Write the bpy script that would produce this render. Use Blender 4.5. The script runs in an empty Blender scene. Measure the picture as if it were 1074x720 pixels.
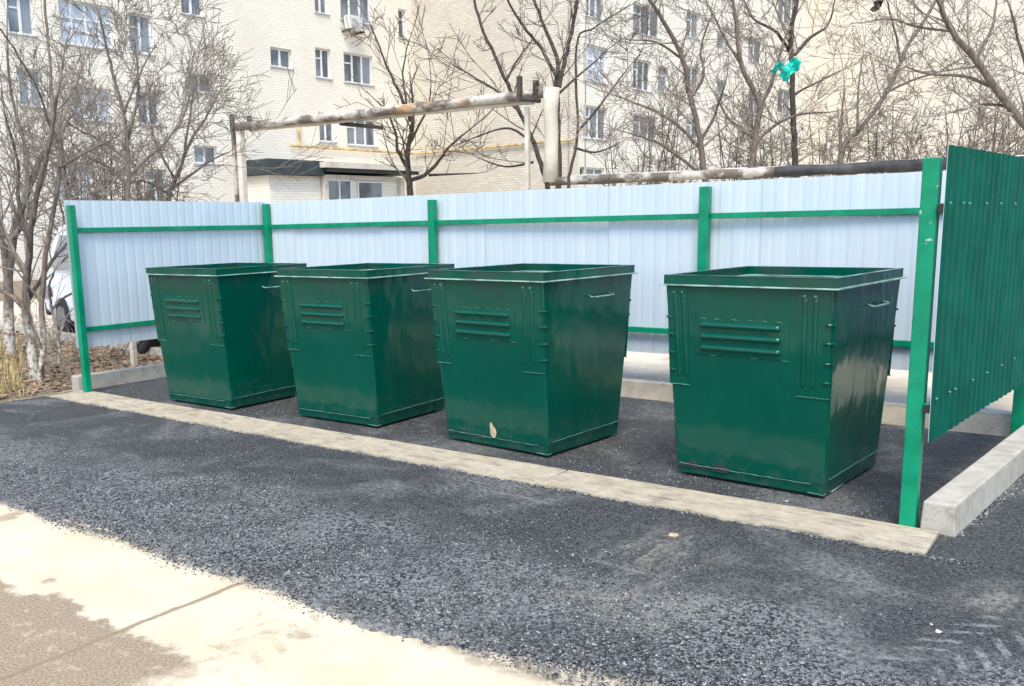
import bpy, math, random
from mathutils import Vector, Matrix
random.seed(7)
S = bpy.context.scene
COL = S.collection
PI = math.pi
rnd = random.random
def uni(a, b): return a + (b - a) * random.random()

# ------------------------------------------------------------------ camera
FPX, PITCH, ROLL, YAW = 970.62, 0.17505, -0.02159, -0.66478
CAM = Vector((8.7345, -5.1497, 1.6))
Fw = Vector((math.sin(YAW)*math.cos(PITCH), math.cos(YAW)*math.cos(PITCH), -math.sin(PITCH)))
R0 = Vector((math.cos(YAW), -math.sin(YAW), 0)); U0 = R0.cross(Fw)
Rt = R0*math.cos(ROLL) + U0*math.sin(ROLL); Up = -R0*math.sin(ROLL) + U0*math.cos(ROLL)
cd = bpy.data.cameras.new('camera'); co = bpy.data.objects.new('camera', cd); COL.objects.link(co)
cd.sensor_width = 36; cd.lens = FPX/1074*36
cd.shift_x = 70.21/1074; cd.shift_y = 48.57/1074
cd.clip_start = 0.05; cd.clip_end = 1500
co.matrix_world = Matrix(((Rt.x, Up.x, -Fw.x, CAM.x), (Rt.y, Up.y, -Fw.y, CAM.y), (Rt.z, Up.z, -Fw.z, CAM.z), (0, 0, 0, 1)))
S.camera = co
# survey helpers: a sight line through a point of the photograph, met with a real plane
def ray(x, y): return Fw + Rt*((x-537+70.21)/FPX) - Up*((y-360-48.57)/FPX)
def at(x, y, d): return CAM + ray(x, y)*d
def gnd(x, y, z=0.0):
    r = ray(x, y); return CAM + r*((z-CAM.z)/r.z)

# ------------------------------------------------------------------ tagging
def tag(o, label=None, cat=None, group=None, kind=None):
    if label: o['label'] = label
    if cat: o['category'] = cat
    if group: o['group'] = group
    if kind: o['kind'] = kind
    return o
def empty(name, loc=(0, 0, 0), rz=0.0, parent=None):
    o = bpy.data.objects.new(name, None); COL.objects.link(o)
    o.location = loc; o.rotation_euler = (0, 0, rz); o.empty_display_size = 0.2
    if parent: o.parent = parent
    return o

# ------------------------------------------------------------------ mesh builder
class MB:
    def __init__(s): s.v = []; s.f = []; s.m = []
    def add(s, vs, fs, mi=0):
        n = len(s.v); s.v += [tuple(p) for p in vs]
        s.f += [tuple(i+n for i in f) for f in fs]; s.m += [mi]*len(fs); return s
    def box(s, x0, y0, z0, x1, y1, z1, mi=0, M=None):
        vs = [Vector(p) for p in ((x0,y0,z0),(x1,y0,z0),(x1,y1,z0),(x0,y1,z0),(x0,y0,z1),(x1,y0,z1),(x1,y1,z1),(x0,y1,z1))]
        if M: vs = [M @ p for p in vs]
        return s.add(vs, [(3,2,1,0),(4,5,6,7),(0,1,5,4),(1,2,6,5),(2,3,7,6),(3,0,4,7)], mi)
    def frus(s, b, t, mi=0):   # two quads (4 pts each, ccw from above)
        return s.add(list(b)+list(t), [(3,2,1,0),(4,5,6,7),(0,1,5,4),(1,2,6,5),(2,3,7,6),(3,0,4,7)], mi)
    def tube(s, pts, rad, n=6, mi=0, cap=True):
        pts = [Vector(p) for p in pts]
        if not isinstance(rad, (list, tuple)): rad = [rad]*len(pts)
        b = len(s.v); a = None
        for i, p in enumerate(pts):
            t = (pts[min(i+1, len(pts)-1)] - pts[max(i-1, 0)])
            if t.length < 1e-9: t = Vector((0,0,1))
            t.normalize()
            if a is None: a = t.orthogonal().normalized()
            else:
                a = a - t*a.dot(t)
                a = a.normalized() if a.length > 1e-6 else t.orthogonal().normalized()
            c = t.cross(a)
            for k in range(n):
                w = 2*PI*k/n; q = p + (a*math.cos(w) + c*math.sin(w))*rad[i]; s.v.append((q.x, q.y, q.z))
        for i in range(len(pts)-1):
            for k in range(n):
                s.f.append((b+i*n+k, b+i*n+(k+1) % n, b+(i+1)*n+(k+1) % n, b+(i+1)*n+k)); s.m.append(mi)
        if cap:
            s.f.append(tuple(b+k for k in reversed(range(n)))); s.m.append(mi)
            e = b+(len(pts)-1)*n; s.f.append(tuple(e+k for k in range(n))); s.m.append(mi)
        return s
    def build(s, name, mats, parent=None, smooth=False, bevel=0, off=None, seg=2):
        me = bpy.data.meshes.new(name)
        v = s.v if off is None else [(p[0]-off[0], p[1]-off[1], p[2]-off[2]) for p in s.v]
        me.from_pydata(v, [], s.f)
        if not isinstance(mats, (list, tuple)): mats = [mats]
        for m in mats: me.materials.append(m)
        if len(mats) > 1: me.polygons.foreach_set('material_index', s.m)
        if smooth: me.polygons.foreach_set('use_smooth', [True]*len(s.f))
        me.update()
        o = bpy.data.objects.new(name, me); COL.objects.link(o)
        if parent: o.parent = parent
        if bevel:
            b = o.modifiers.new('bevel', 'BEVEL'); b.width = bevel; b.segments = seg; b.limit_method = 'ANGLE'; b.angle_limit = math.radians(35)
        return o

# ------------------------------------------------------------------ materials
class NT:
    def __init__(s, name):
        s.mat = bpy.data.materials.new(name); s.mat.use_nodes = True
        s.t = s.mat.node_tree; s.b = s.t.nodes['Principled BSDF']; s.out = s.t.nodes['Material Output']; s._p = None
    def n(s, typ, **kw):
        x = s.t.nodes.new(typ)
        for k, v in kw.items(): setattr(x, k, v)
        return x
    def L(s, a, b): s.t.links.new(a, b)
    @property
    def pos(s):
        if not s._p: s._p = s.n('ShaderNodeNewGeometry').outputs['Position']
        return s._p
    def objc(s): return s.n('ShaderNodeTexCoord').outputs['Object']
    def m(s, op, a, b=None, c=None, clamp=False):
        x = s.n('ShaderNodeMath', operation=op, use_clamp=clamp)
        for i, v in enumerate((a, b, c)):
            if v is None: continue
            if isinstance(v, (int, float)): x.inputs[i].default_value = v
            else: s.L(v, x.inputs[i])
        return x.outputs[0]
    def xyz(s, v): 
        x = s.n('ShaderNodeSeparateXYZ'); s.L(v, x.inputs[0]); return x.outputs
    def noise(s, vec, scale, detail=4, rough=.55, dist=0, col=False):
        x = s.n('ShaderNodeTexNoise'); s.L(vec, x.inputs['Vector'])
        x.inputs['Scale'].default_value = scale; x.inputs['Detail'].default_value = detail
        x.inputs['Roughness'].default_value = rough; x.inputs['Distortion'].default_value = dist
        return x.outputs['Color' if col else 'Fac']
    def vor(s, vec, scale, feat='F1', out='Distance'):
        x = s.n('ShaderNodeTexVoronoi', feature=feat); s.L(vec, x.inputs['Vector']); x.inputs['Scale'].default_value = scale
        return x.outputs[out]
    def scale(s, vec, sx, sy, sz):
        x = s.n('ShaderNodeMapping'); s.L(vec, x.inputs['Vector']); x.inputs['Scale'].default_value = (sx, sy, sz); return x.outputs[0]
    def ramp(s, f, a, b, lo=0.0, hi=1.0):
        x = s.n('ShaderNodeMapRange'); x.clamp = True; x.interpolation_type = 'SMOOTHSTEP'; s.L(f, x.inputs['Value'])
        for i, v in zip((1, 2, 3, 4), (a, b, lo, hi)): x.inputs[i].default_value = v
        return x.outputs[0]
    def mix(s, f, a, b, bt='MIX'):
        x = s.n('ShaderNodeMix', data_type='RGBA', blend_type=bt)
        if isinstance(f, (int, float)): x.inputs[0].default_value = f
        else: s.L(f, x.inputs[0])
        for i, v in ((6, a), (7, b)):
            if isinstance(v, tuple): x.inputs[i].default_value = (*v, 1)
            else: s.L(v, x.inputs[i])
        return x.outputs[2]
    def col(s, c):
        if isinstance(c, tuple): s.b.inputs['Base Color'].default_value = (*c, 1)
        else: s.L(c, s.b.inputs['Base Color'])
        return s
    def rough(s, r):
        if isinstance(r, (int, float)): s.b.inputs['Roughness'].default_value = r
        else: s.L(r, s.b.inputs['Roughness'])
        return s
    def bump(s, h, strength=.3, dist=.01):
        x = s.n('ShaderNodeBump'); x.inputs['Strength'].default_value = strength; x.inputs['Distance'].default_value = dist
        s.L(h, x.inputs['Height']); s.L(x.outputs[0], s.b.inputs['Normal']); return s
    def spec(s, v): s.b.inputs['Specular IOR Level'].default_value = v; return s

def paint(name, c, r=.35, var=.12, dirt=None, coat=0, nscale=3, bump=0, metallic=0, spec=.5, chips=False):
    n = NT(name); p = n.pos
    f = n.noise(p, nscale, 5)
    d = tuple(x*(1-var*2) for x in c); l = tuple(min(1, x*(1+var)) for x in c)
    k = n.mix(n.ramp(f, .3, .7), d, l)
    if dirt:
        k = n.mix(n.ramp(n.noise(p, 14, 8, .7), .6, .78, 0, .6), k, dirt)
    if chips: k = n.mix(n.ramp(n.noise(p, 11, 4, .6), .66, .70, 0, .8), k, (.48, .56, .52))
    n.col(k); n.rough(n.ramp(n.noise(p, 9, 6), .3, .75, max(.03, r-.08), r+.1))
    n.b.inputs['Coat Weight'].default_value = coat; n.spec(spec); n.b.inputs['Metallic'].default_value = metallic
    if bump: n.bump(n.noise(p, 5, 3), bump, .02)
    return n.mat

M = {}
# glossy dark green enamel with faint streaks, chipped/rusty near the bottom edge
def bin_paint():
    n = NT('green_enamel'); o = n.objc(); p = n.pos
    z = n.xyz(o)[2]
    streak = n.noise(n.scale(p, 14, 14, 1.0), 1.0, 5, .6)
    big = n.noise(p, 2.2, 4)
    c = n.mix(n.ramp(streak, .25, .8), (.000, .067, .042), (.0, .075, .047))
    c = n.mix(n.ramp(big, .35, .7, 0, .6), c, (.0, .060, .039))
    # pale scuffs
    c = n.mix(n.ramp(n.noise(n.scale(p, 1, 1, .6), 26, 8, .75), .70, .82, 0, .4), c, (.03, .13, .10))
    # dull brown overspray just under the rim
    dull = n.m('MULTIPLY', n.ramp(z, 1.02, 1.16), n.ramp(n.noise(p, 3.3, 5), .42, .66))
    c = n.mix(n.m('MULTIPLY', dull, .45), c, (.03, .04, .034))
    low = n.m('MULTIPLY', n.ramp(z, .15, .075), n.ramp(n.noise(p, 8, 6), .5, .6))
    c = n.mix(n.m('MULTIPLY', n.ramp(z, .35, .05), n.ramp(n.noise(p, 11, 7, .7), .42, .72, 0, .4)), c, (.07, .10, .085))
    n.col(c)
    n.spec(.34)
    n.rough(n.m('ADD', n.ramp(big, .3, .8, .10, .20), n.m('MULTIPLY', dull, .2)))
    n.bump(n.m('ADD', n.noise(n.scale(p, 1, 1, .6), 3.4, 2), n.m('MULTIPLY', n.noise(p, 60, 3), .02)), .45, .035)
    return n.mat
M['bin'] = bin_paint()
M['bin_edge'] = paint('worn_pale_edge', (.30, .46, .40), .4, .25, (.03, .12, .09), nscale=7)
M['bin_weld'] = paint('weld_bead', (.06, .19, .145), .35, .2, (.01, .07, .05), nscale=30)
M['rod'] = paint('handle_rod', (.20, .34, .29), .35, .3, (.02, .1, .08), nscale=30)
M['fgreen'] = paint('bright_green_paint', (.0, .235, .115), .33, .1, (.01, .20, .13), spec=.3, nscale=5, bump=.1)
M['fgreen_d'] = paint('scuffed_green_paint', (.0, .235, .115), .4, .1, (.08, .28, .21), nscale=9, spec=.3, chips=True)
def sheet_white():
    n = NT('pale_coated_steel'); p = n.pos
    c = n.mix(n.ramp(n.noise(n.scale(p, 6, 6, .8), 1, 5), .35, .7), (.50, .575, .605), (.55, .62, .65))
    c = n.mix(n.m('MULTIPLY', n.ramp(n.xyz(p)[2], .75, .42), n.ramp(n.noise(p, 12, 6), .4, .7, 0, .35)), c, (.45, .47, .45))
    n.col(c).rough(.42); n.bump(n.noise(p, 4, 2), .1, .02); return n.mat
M['white'] = sheet_white()
M['pgreen'] = paint('green_coated_steel', (.0, .095, .062), .6, .10, (.008, .088, .062), nscale=4, spec=.06)
M['steel'] = paint('zinc_screw', (.10, .25, .20), .35, .1)
M['black'] = paint('dark_tube_end', (.012, .014, .014), .6, .1)

def concrete(name, a, b, stain=(.25, .21, .15), sc=6, bump=.35, dirty=.0):
    n = NT(name); p = n.pos
    c = n.mix(n.ramp(n.noise(p, sc, 8, .65), .3, .72), a, b)
    c = n.mix(n.ramp(n.noise(p, 1.8, 6, .7), .52, .72, 0, .55), c, stain)
    c = n.mix(n.ramp(n.noise(p, 55, 3), .62, .74, 0, .5), c, (.16, .15, .13))
    c = n.mix(n.ramp(n.noise(n.scale(p, 1, 3, 1), 4.5, 8, .75), .54-dirty, .66-dirty*.6, 0, .5+dirty*2), c, (.20, .17, .13))
    if dirty: c = n.mix(n.ramp(n.noise(n.scale(p, .6, 5, 1), 5, 8, .8), .55, .62, 0, .6), c, (.14, .12, .09))
    n.col(c).rough(.9).spec(.25)
    n.bump(n.m('ADD', n.noise(p, 70, 6, .7), n.m('MULTIPLY', n.noise(p, 9, 4), .8)), bump, .01)
    return n.mat
M['kerb'] = concrete('kerb_concrete', (.36, .33, .27), (.50, .465, .39))
M['strip'] = concrete('strip_concrete', (.38, .325, .235), (.50, .435, .325), (.27, .20, .13), 9, dirty=.04)

def chevron(n, p, x0, y0, ang, hw, ln, per):
    # tyre tread print: v along track, u across
    X, Y, Z = n.xyz(p)
    dx = n.m('SUBTRACT', X, x0); dy = n.m('SUBTRACT', Y, y0)
    ca, sa = math.cos(ang), math.sin(ang)
    v = n.m('ADD', n.m('MULTIPLY', dx, ca), n.m('MULTIPLY', dy, sa))
    u = n.m('SUBTRACT', n.m('MULTIPLY', dy, ca), n.m('MULTIPLY', dx, sa))
    au = n.m('ABSOLUTE', u)
    w = n.m('SINE', n.m('MULTIPLY', n.m('ADD', v, au), 2*PI/per))
    w = n.ramp(w, .25, .7)
    w = n.m('MULTIPLY', w, n.ramp(au, .015, .035))
    w = n.m('MULTIPLY', w, n.ramp(au, hw, hw*.8))
    w = n.m('MULTIPLY', w, n.ramp(n.m('ABSOLUTE', v), ln, ln*.6))
    return n.m('MULTIPLY', n.m('MULTIPLY', w, n.ramp(n.noise(p, 22, 5, .7), .38, .62)), n.ramp(n.noise(p, 5, 4, .6), .26, .5))
def asphalt():
    n = NT('fresh_asphalt'); p = n.pos
    X, Y, Z = n.xyz(p)
    v1 = n.vor(p, 140, out='Color'); g = n.xyz(v1)[0]
    v2 = n.vor(p, 82, out='Color'); g2 = n.xyz(v2)[1]
    dist = n.vor(p, 140)
    c = n.mix(n.ramp(g, .1, .95), (.018, .019, .019), (.125, .130, .126))
    # coarse worn zone towards the old pavement
    wob = n.m('ADD', Y, n.m('MULTIPLY', n.noise(p, .8, 4), 1.0))
    zone = n.ramp(wob, -.75, -1.15)
    zone = n.m('MULTIPLY', zone, n.ramp(n.noise(p, 1.5, 3), .3, .55, .35, 1))
    c2 = n.mix(n.ramp(g2, .1, .9), (.024, .026, .026), (.27, .275, .262))
    c = n.mix(zone, c, c2)
    # grey dust
    dust = n.m('MULTIPLY', n.ramp(n.noise(p, 1.15, 7, .62, .6), .50, .66, 0, .75), n.ramp(n.noise(p, 34, 4), .3, .7))
    c = n.mix(dust, c, (.30, .30, .275))
    # trodden sand near the right kerb and the sandy edge
    def blob(cx, cy, r):
        d = n.n('ShaderNodeVectorMath', operation='DISTANCE'); n.L(p, d.inputs[0]); d.inputs[1].default_value = (cx, cy, 0)
        return n.ramp(n.m('ADD', d.outputs['Value'], n.m('MULTIPLY', n.noise(p, 3, 5), .5*r)), r*1.3, r*.5)
    sand = n.m('MAXIMUM', n.m('MAXIMUM', n.m('MULTIPLY', blob(7.05, -1.6, .55), 1.0), n.m('MULTIPLY', blob(6.85, -1.05, .45), .9)), blob(8.35, -.85, .35))
    sand = n.m('MAXIMUM', sand, n.m('MULTIPLY', n.ramp(wob, -1.75, -2.1), .6))
    sand = n.m('MULTIPLY', sand, n.ramp(n.noise(p, 40, 5, .7), .34, .58, .05, .85))
    sand = n.m('MULTIPLY', sand, n.ramp(n.noise(n.scale(p, 1.6, .8, 1), 4.5, 8, .75, .5), .42, .60, .12, 1))
    c = n.mix(sand, c, (.33, .305, .25))
    tr = chevron(n, p, 8.26, -1.38, 1.2, .15, .5, .13)
    c = n.mix(n.m('MULTIPLY', tr, .9), c, (.34, .34, .32))
    # scuffed pale streaks dragged across by wheels
    rp = n.n('ShaderNodeMapping'); n.L(p, rp.inputs['Vector']); rp.inputs['Rotation'].default_value = (0, 0, .9); rp.inputs['Scale'].default_value = (1.2, 6, 1)
    sk_ = n.m('MULTIPLY', n.ramp(n.noise(rp.outputs[0], 1.1, 7, .7), .58, .70, 0, .6), n.ramp(n.noise(p, 45, 4), .35, .6))
    c = n.mix(sk_, c, (.36, .35, .315))
    c = n.mix(n.ramp(n.noise(p, 2.4, 5), .5, .7, 0, .45), c, (.035, .037, .038))
    n.col(c); n.rough(n.ramp(g, 0, 1, .62, .9)); n.spec(.35)
    h = n.m('ADD', n.m('MULTIPLY', g, .5), n.m('MULTIPLY', n.m('MULTIPLY', g2, n.m('ADD', zone, .35)), .9))
    h = n.m('SUBTRACT', h, n.m('MULTIPLY', dist, 40*.02))
    h = n.m('ADD', h, n.m('MULTIPLY', n.noise(p, 7, 4), 1.1))
    n.bump(h, 1.0, .009)
    return n.mat
M['asphalt'] = asphalt()
def sandy():
    n = NT('sandy_old_concrete'); p = n.pos; X, Y, Z = n.xyz(p)
    c = n.mix(n.ramp(n.noise(p, 2.2, 6, .6), .3, .7), (.58, .49, .33), (.66, .57, .41))
    c = n.mix(n.ramp(n.noise(p, 80, 3), .6, .75, 0, .5), c, (.42, .36, .26))
    m = n.ramp(n.noise(p, 1.6, 8, .62, .4), .60, .66, 0, .75)
    near = n.ramp(n.m('ADD', Y, n.m('MULTIPLY', n.noise(p, 2.5, 9, .7), .5)), -2.88, -2.93, 0, 1)
    left = n.ramp(n.m('ADD', X, n.m('MULTIPLY', n.noise(p, 3.2, 9, .7), 1.0)), 6.6, 6.3)
    mud = n.m('MULTIPLY', n.m('MAXIMUM', m, n.m('MULTIPLY', near, left)), n.ramp(n.noise(p, 12, 6, .7), .30, .45, .5, 1))
    mudc = n.mix(n.ramp(n.noise(p, 90, 6, .85), .38, .62), (.19, .14, .085), (.42, .335, .23))
    c = n.mix(mud, c, mudc)
    # the joint between two slabs
    jx = n.m('ABSOLUTE', n.m('SUBTRACT', n.m('ADD', X, n.m('MULTIPLY', n.noise(p, 9, 4), .05)), 5.465))
    j = n.ramp(jx, .022, .008)
    c = n.mix(n.m('MULTIPLY', j, .9), c, (.27, .20, .13))
    tr = chevron(n, p, 5.98, -2.85, 1.92, .17, .5, .15)
    c = n.mix(n.m('MULTIPLY', tr, .7), c, (.42, .33, .22))
    ed = n.m('MULTIPLY', n.ramp(n.m('ADD', Y, n.m('MULTIPLY', n.noise(p, 7, 5), .12)), -2.52, -2.42), n.ramp(n.noise(p, 10, 7, .75), .36, .58, 0, .85))
    c = n.mix(ed, c, (.20, .165, .12))
    n.col(c).rough(.95).spec(.2)
    h = n.m('ADD', n.noise(p, 60, 6, .7), n.m('MULTIPLY', n.noise(p, 5, 4), 1.5))
    h = n.m('SUBTRACT', h, n.m('MULTIPLY', j, 1.2))
    n.bump(h, .5, .008); return n.mat
M['sand'] = sandy()
def soil():
    n = NT('leaf_littered_soil'); p = n.pos
    g = n.xyz(n.vor(p, 28, out='Color'))[0]
    c = n.mix(n.ramp(g, .1, .9), (.12, .09, .062), (.36, .29, .21))
    c = n.mix(n.ramp(n.noise(p, 1.1, 6), .45, .62, 0, .7), c, (.24, .21, .13))
    n.col(c).rough(1).spec(.1); n.bump(n.m('ADD', g, n.noise(p, 12, 6)), .8, .03); return n.mat
M['soil'] = soil()
def pave():
    n = NT('beige_yard_paving'); p = n.pos  # pale beige is the paving's own colour, mottled by noise
    c = n.mix(n.ramp(n.noise(p, 1.3, 7, .65), .35, .62), (.46, .39, .28), (.62, .56, .45))
    c = n.mix(n.ramp(n.noise(p, 30, 4), .6, .72, 0, .6), c, (.25, .2, .14))
    n.col(c).rough(.95).spec(.2); n.bump(n.noise(p, 40, 5), .4, .01); return n.mat
M['pave'] = pave()

def bark(name, a, b, wash=None):
    n = NT(name); p = n.pos
    f = n.noise(n.scale(p, 10, 10, 3), 2.5, 6, .65)
    c = n.mix(n.ramp(f, .3, .7), a, b)
    if wash:
        z = n.m('ADD', n.xyz(p)[2], n.m('MULTIPLY', n.noise(p, 5, 4), .35))
        m = n.m('MULTIPLY', n.ramp(z, wash+.35, wash-.05), n.ramp(n.noise(p, 13, 7, .75), .42, .56))
        c = n.mix(m, c, (.55, .51, .44))
    n.col(c).rough(.9).spec(.2); n.bump(f, .8, .02); return n.mat
M['bark'] = bark('brown_bark', (.085, .067, .053), (.20, .165, .135))
M['bark_d'] = bark('dark_bark', (.035, .028, .024), (.10, .082, .068))
M['bark_w'] = bark('whitewashed_bark', (.085, .067, .053), (.22, .18, .145), .62)
M['twig'] = bark('pale_twig', (.19, .16, .13), (.36, .31, .25))

def brick(name, a, b, mortar, rot=0.0, uoff=(0, 0), patch=(.36, .27, .19)):
    # courses run along the wall: u = distance along it, v = height
    n = NT(name); X, Y, Z = n.xyz(n.pos); dx, dy = uoff
    u = n.m('ADD', n.m('MULTIPLY', X, dx), n.m('MULTIPLY', Y, dy))
    c = n.n('ShaderNodeCombineXYZ'); n.L(u, c.inputs[0]); n.L(Z, c.inputs[1])
    t = n.n('ShaderNodeTexBrick'); n.L(c.outputs[0], t.inputs['Vector'])
    t.inputs['Scale'].default_value = 1; t.inputs['Brick Width'].default_value = .34; t.inputs['Row Height'].default_value = .115
    t.inputs['Mortar Size'].default_value = .016; t.inputs['Mortar Smooth'].default_value = .4; t.inputs['Bias'].default_value = -.2
    t.inputs['Color1'].default_value = (*a, 1); t.inputs['Color2'].default_value = (*b, 1); t.inputs['Mortar'].default_value = (*mortar, 1)
    k = n.mix(n.ramp(n.noise(n.pos, .35, 6, .6), .42, .7, 0, .45), t.outputs['Color'], patch)
    k = n.mix(n.ramp(n.noise(n.scale(n.pos, 1, 1, .25), 1.4, 6, .7), .6, .78, 0, .45), k, (.28, .20, .13))
    n.col(k).rough(.9).spec(.2); n.bump(t.outputs['Fac'], .35, -.01)
    return n.mat
AZ = math.radians(2.555)
D1 = Vector((math.sin(AZ), math.cos(AZ), 0))      # along the long facades, away from the camera
D2 = Vector((math.cos(AZ), -math.sin(AZ), 0))     # across, to the right
M['brick1'] = brick('cream_brick', (.80, .745, .63), (.88, .825, .71), (.66, .605, .49), uoff=(D1.x, D1.y), patch=(.68, .61, .51))
M['brick2'] = brick('buff_brick', (.57, .52, .43), (.69, .64, .54), (.42, .38, .31), uoff=(D2.x, D2.y), patch=(.50, .44, .36))
M['brick4'] = brick('peach_brick', (.70, .63, .52), (.77, .70, .60), (.57, .51, .42), uoff=(D2.x, D2.y), patch=(.62, .54, .43))
M['wframe'] = paint('white_window_frame', (.74, .75, .76), .4, .05)
def glass():
    n = NT('window_glass'); p = n.pos
    cell = n.noise(n.scale(p, .8, .8, .5), 1.0, 2)
    c = n.mix(n.ramp(cell, .4, .6), (.07, .085, .095), (.22, .25, .27))
    n.col(c).rough(.08); n.spec(.8); return n.mat
M['glass'] = glass()
M['curtain'] = paint('pale_glazing', (.50, .56, .62), .2, .12, nscale=1.5)
M['sill'] = paint('grey_sill', (.45, .44, .42), .6, .1)
M['darkroof'] = paint('dark_fascia', (.035, .05, .055), .5, .2)
M['plaster'] = concrete('porch_plaster', (.55, .50, .42), (.66, .61, .52), sc=2)
M['yellow'] = paint('yellow_gas_pipe', (.60, .45, .22), .7, .25)
def wrap():
    n = NT('torn_pipe_wrap'); p = n.pos
    f = n.noise(n.scale(p, 1.3, 1.3, 2), .9, 7, .6)
    c = n.mix(n.ramp(f, .46, .56), (.14, .115, .09), (.55, .51, .44))
    c = n.mix(n.ramp(n.noise(p, 6, 6, .7), .4, .7, 0, .45), c, (.22, .18, .14))
    c = n.mix(n.ramp(n.noise(p, .8, 4), .62, .68, 0, .6), c, (.55, .32, .12))
    n.col(c).rough(.85); n.bump(n.noise(p, 9, 6), 1, .04); return n.mat
M['wrap'] = wrap()
M['wrap_w'] = paint('pale_pipe_wrap', (.62, .58, .50), .8, .12, (.48, .30, .14), nscale=1.5, bump=.6)
M['wrap_r'] = paint('rusty_cream_wrap', (.66, .60, .48), .85, .1, (.50, .27, .09), nscale=1.2, bump=1)
M['wrap_d'] = paint('black_pipe_wrap', (.06, .06, .06), .7, .3, (.36, .33, .28), nscale=3, bump=.8)
M['pale_post'] = paint('weathered_pale_post', (.60, .55, .46), .8, .1, (.36, .28, .18), nscale=3)
M['rust'] = paint('rusty_steel', (.06, .045, .035), .8, .3)
M['carwhite'] = paint('white_car_paint', (.75, .77, .79), .2, .03, coat=.5)
M['rubber'] = paint('black_rubber', (.02, .02, .022), .75, .1)
M['rim'] = paint('grey_rim', (.35, .36, .38), .35, .1, metallic=.8)
M['lamp'] = paint('clear_lamp', (.30, .32, .34), .1, .1)
M['bag'] = paint('turquoise_plastic', (.0, .55, .42), .35, .15, nscale=12)
M['straw'] = paint('dry_grass', (.50, .40, .17), .9, .25, nscale=6)
M['leaf'] = paint('dead_leaf', (.30, .20, .12), .9, .35, nscale=8)
def crumbs():
    n = NT('asphalt_crumb'); g = n.xyz(n.vor(n.scale(n.pos, 1, 1, .2), 85, out='Color'))[0]
    c = n.mix(n.ramp(g, .15, .6), (.015, .018, .020), (.12, .13, .132)); c = n.mix(n.ramp(g, .68, .95), c, (.34, .34, .32))
    n.col(c).rough(.6); return n.mat
M['stone'] = crumbs()
M['scrap'] = paint('white_scrap', (.75, .75, .73), .5, .1)
M['tan'] = paint('tan_scrap', (.55, .42, .27), .8, .15, nscale=20)
M['ac'] = paint('ac_casing', (.62, .62, .58), .5, .05)

# ------------------------------------------------------------------ ground
def sheet(name, poly, z, mat, wob=0.0, step=.05, amp2=0.0):
    pts = []
    n = len(poly)
    ph = [uni(0, 6.28) for _ in range(8)]
    for i in range(n):
        a = Vector(poly[i]); b = Vector(poly[(i+1) % n]); L = (b-a).length
        far = L > 30
        k = max(1, int(L/step)) if (wob and not far) else 1
        nr = Vector((-(b-a).y, (b-a).x)).normalized()
        for j in range(k):
            t = j/k; s = t*L; e = min(1, 6*min(s, L-s)/max(.3, 1))
            w = wob*e*(math.sin(s*1.3+ph[0])*.5+math.sin(s*3.7+ph[1])*.3+math.sin(s*9+ph[2])*.18 + uni(-.22, .22))
            p = a + (b-a)*t + nr*w; pts.append((p.x, p.y, z))
    mb = MB(); mb.add(pts, [tuple(range(len(pts)))])
    o = mb.build(name, mat); return tag(o, kind='structure')
sheet('ground', [(-300, -300), (300, -300), (300, 300), (-300, 300)], -.03, M['soil'])
sheet('old_pavement', [(-6, -14), (30, -14), (30, -1.9), (-2.0, -1.9)], -.022, M['sand'], .02)
# fresh asphalt: its front edge lies ragged on the sandy slabs; the edge is a thin low step
def apron():
    mb = MB(); top = []; 
    X0, X1 = -.1, 16.0; k = 900
    ph = [uni(0, 6) for _ in range(4)]
    ys = []
    for i in range(k+1):
        x = X0+(X1-X0)*i/k
        y = -2.47 + .035*math.sin(x*1.7+ph[0]) + .02*math.sin(x*4.3+ph[1]) + .010*math.sin(x*17+ph[2]) + .008*math.sin(x*41+ph[3]) + uni(-.012, .012)
        if x < 3.6: y += (3.6-x)*.02
        t_ = min(1, max(0, (x-6.2)/1.5)); y += .22*t_*t_*(3-2*t_)
        ys.append((x, y))
    vs = []; fs = []
    NY = 60
    for i, (x, y) in enumerate(ys):
        vs.append((x, y-.02, -.022)); 
        for j in range(NY+1):
            t = j/NY; yy = y + (-.43-y)*t
            zz = -.008*(1-t) + (0.004*math.sin(x*2.3+yy*3)+.003*math.sin(x*7-yy*5))*math.sin(PI*t) + .002*rnd()*(1 if t < .9 else 0)
            vs.append((x, yy, zz-.002))
    w = NY+2
    for i in range(k):
        for j in range(w-1):
            a = i*w+j; fs.append((a, a+w, a+w+1, a+1))
    mb.add(vs, fs)
    return tag(mb.build('asphalt_apron', M['asphalt'], smooth=True), kind='structure')
apron()
sheet('asphalt_pad', [(-.05, -.42), (16, -.42), (16, 2.60), (-.05, 2.50)], -.004, M['asphalt'])
tag(MB().box(-40, 2.66, -.2, 60, 40, .115).build('yard_paving', M['pave']), kind='structure').location.x = 40.2
tag(MB().box(-14, 3.0, -.2, -.4, 12, -.01).build('driveway', M['pave']), kind='structure')

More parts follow.
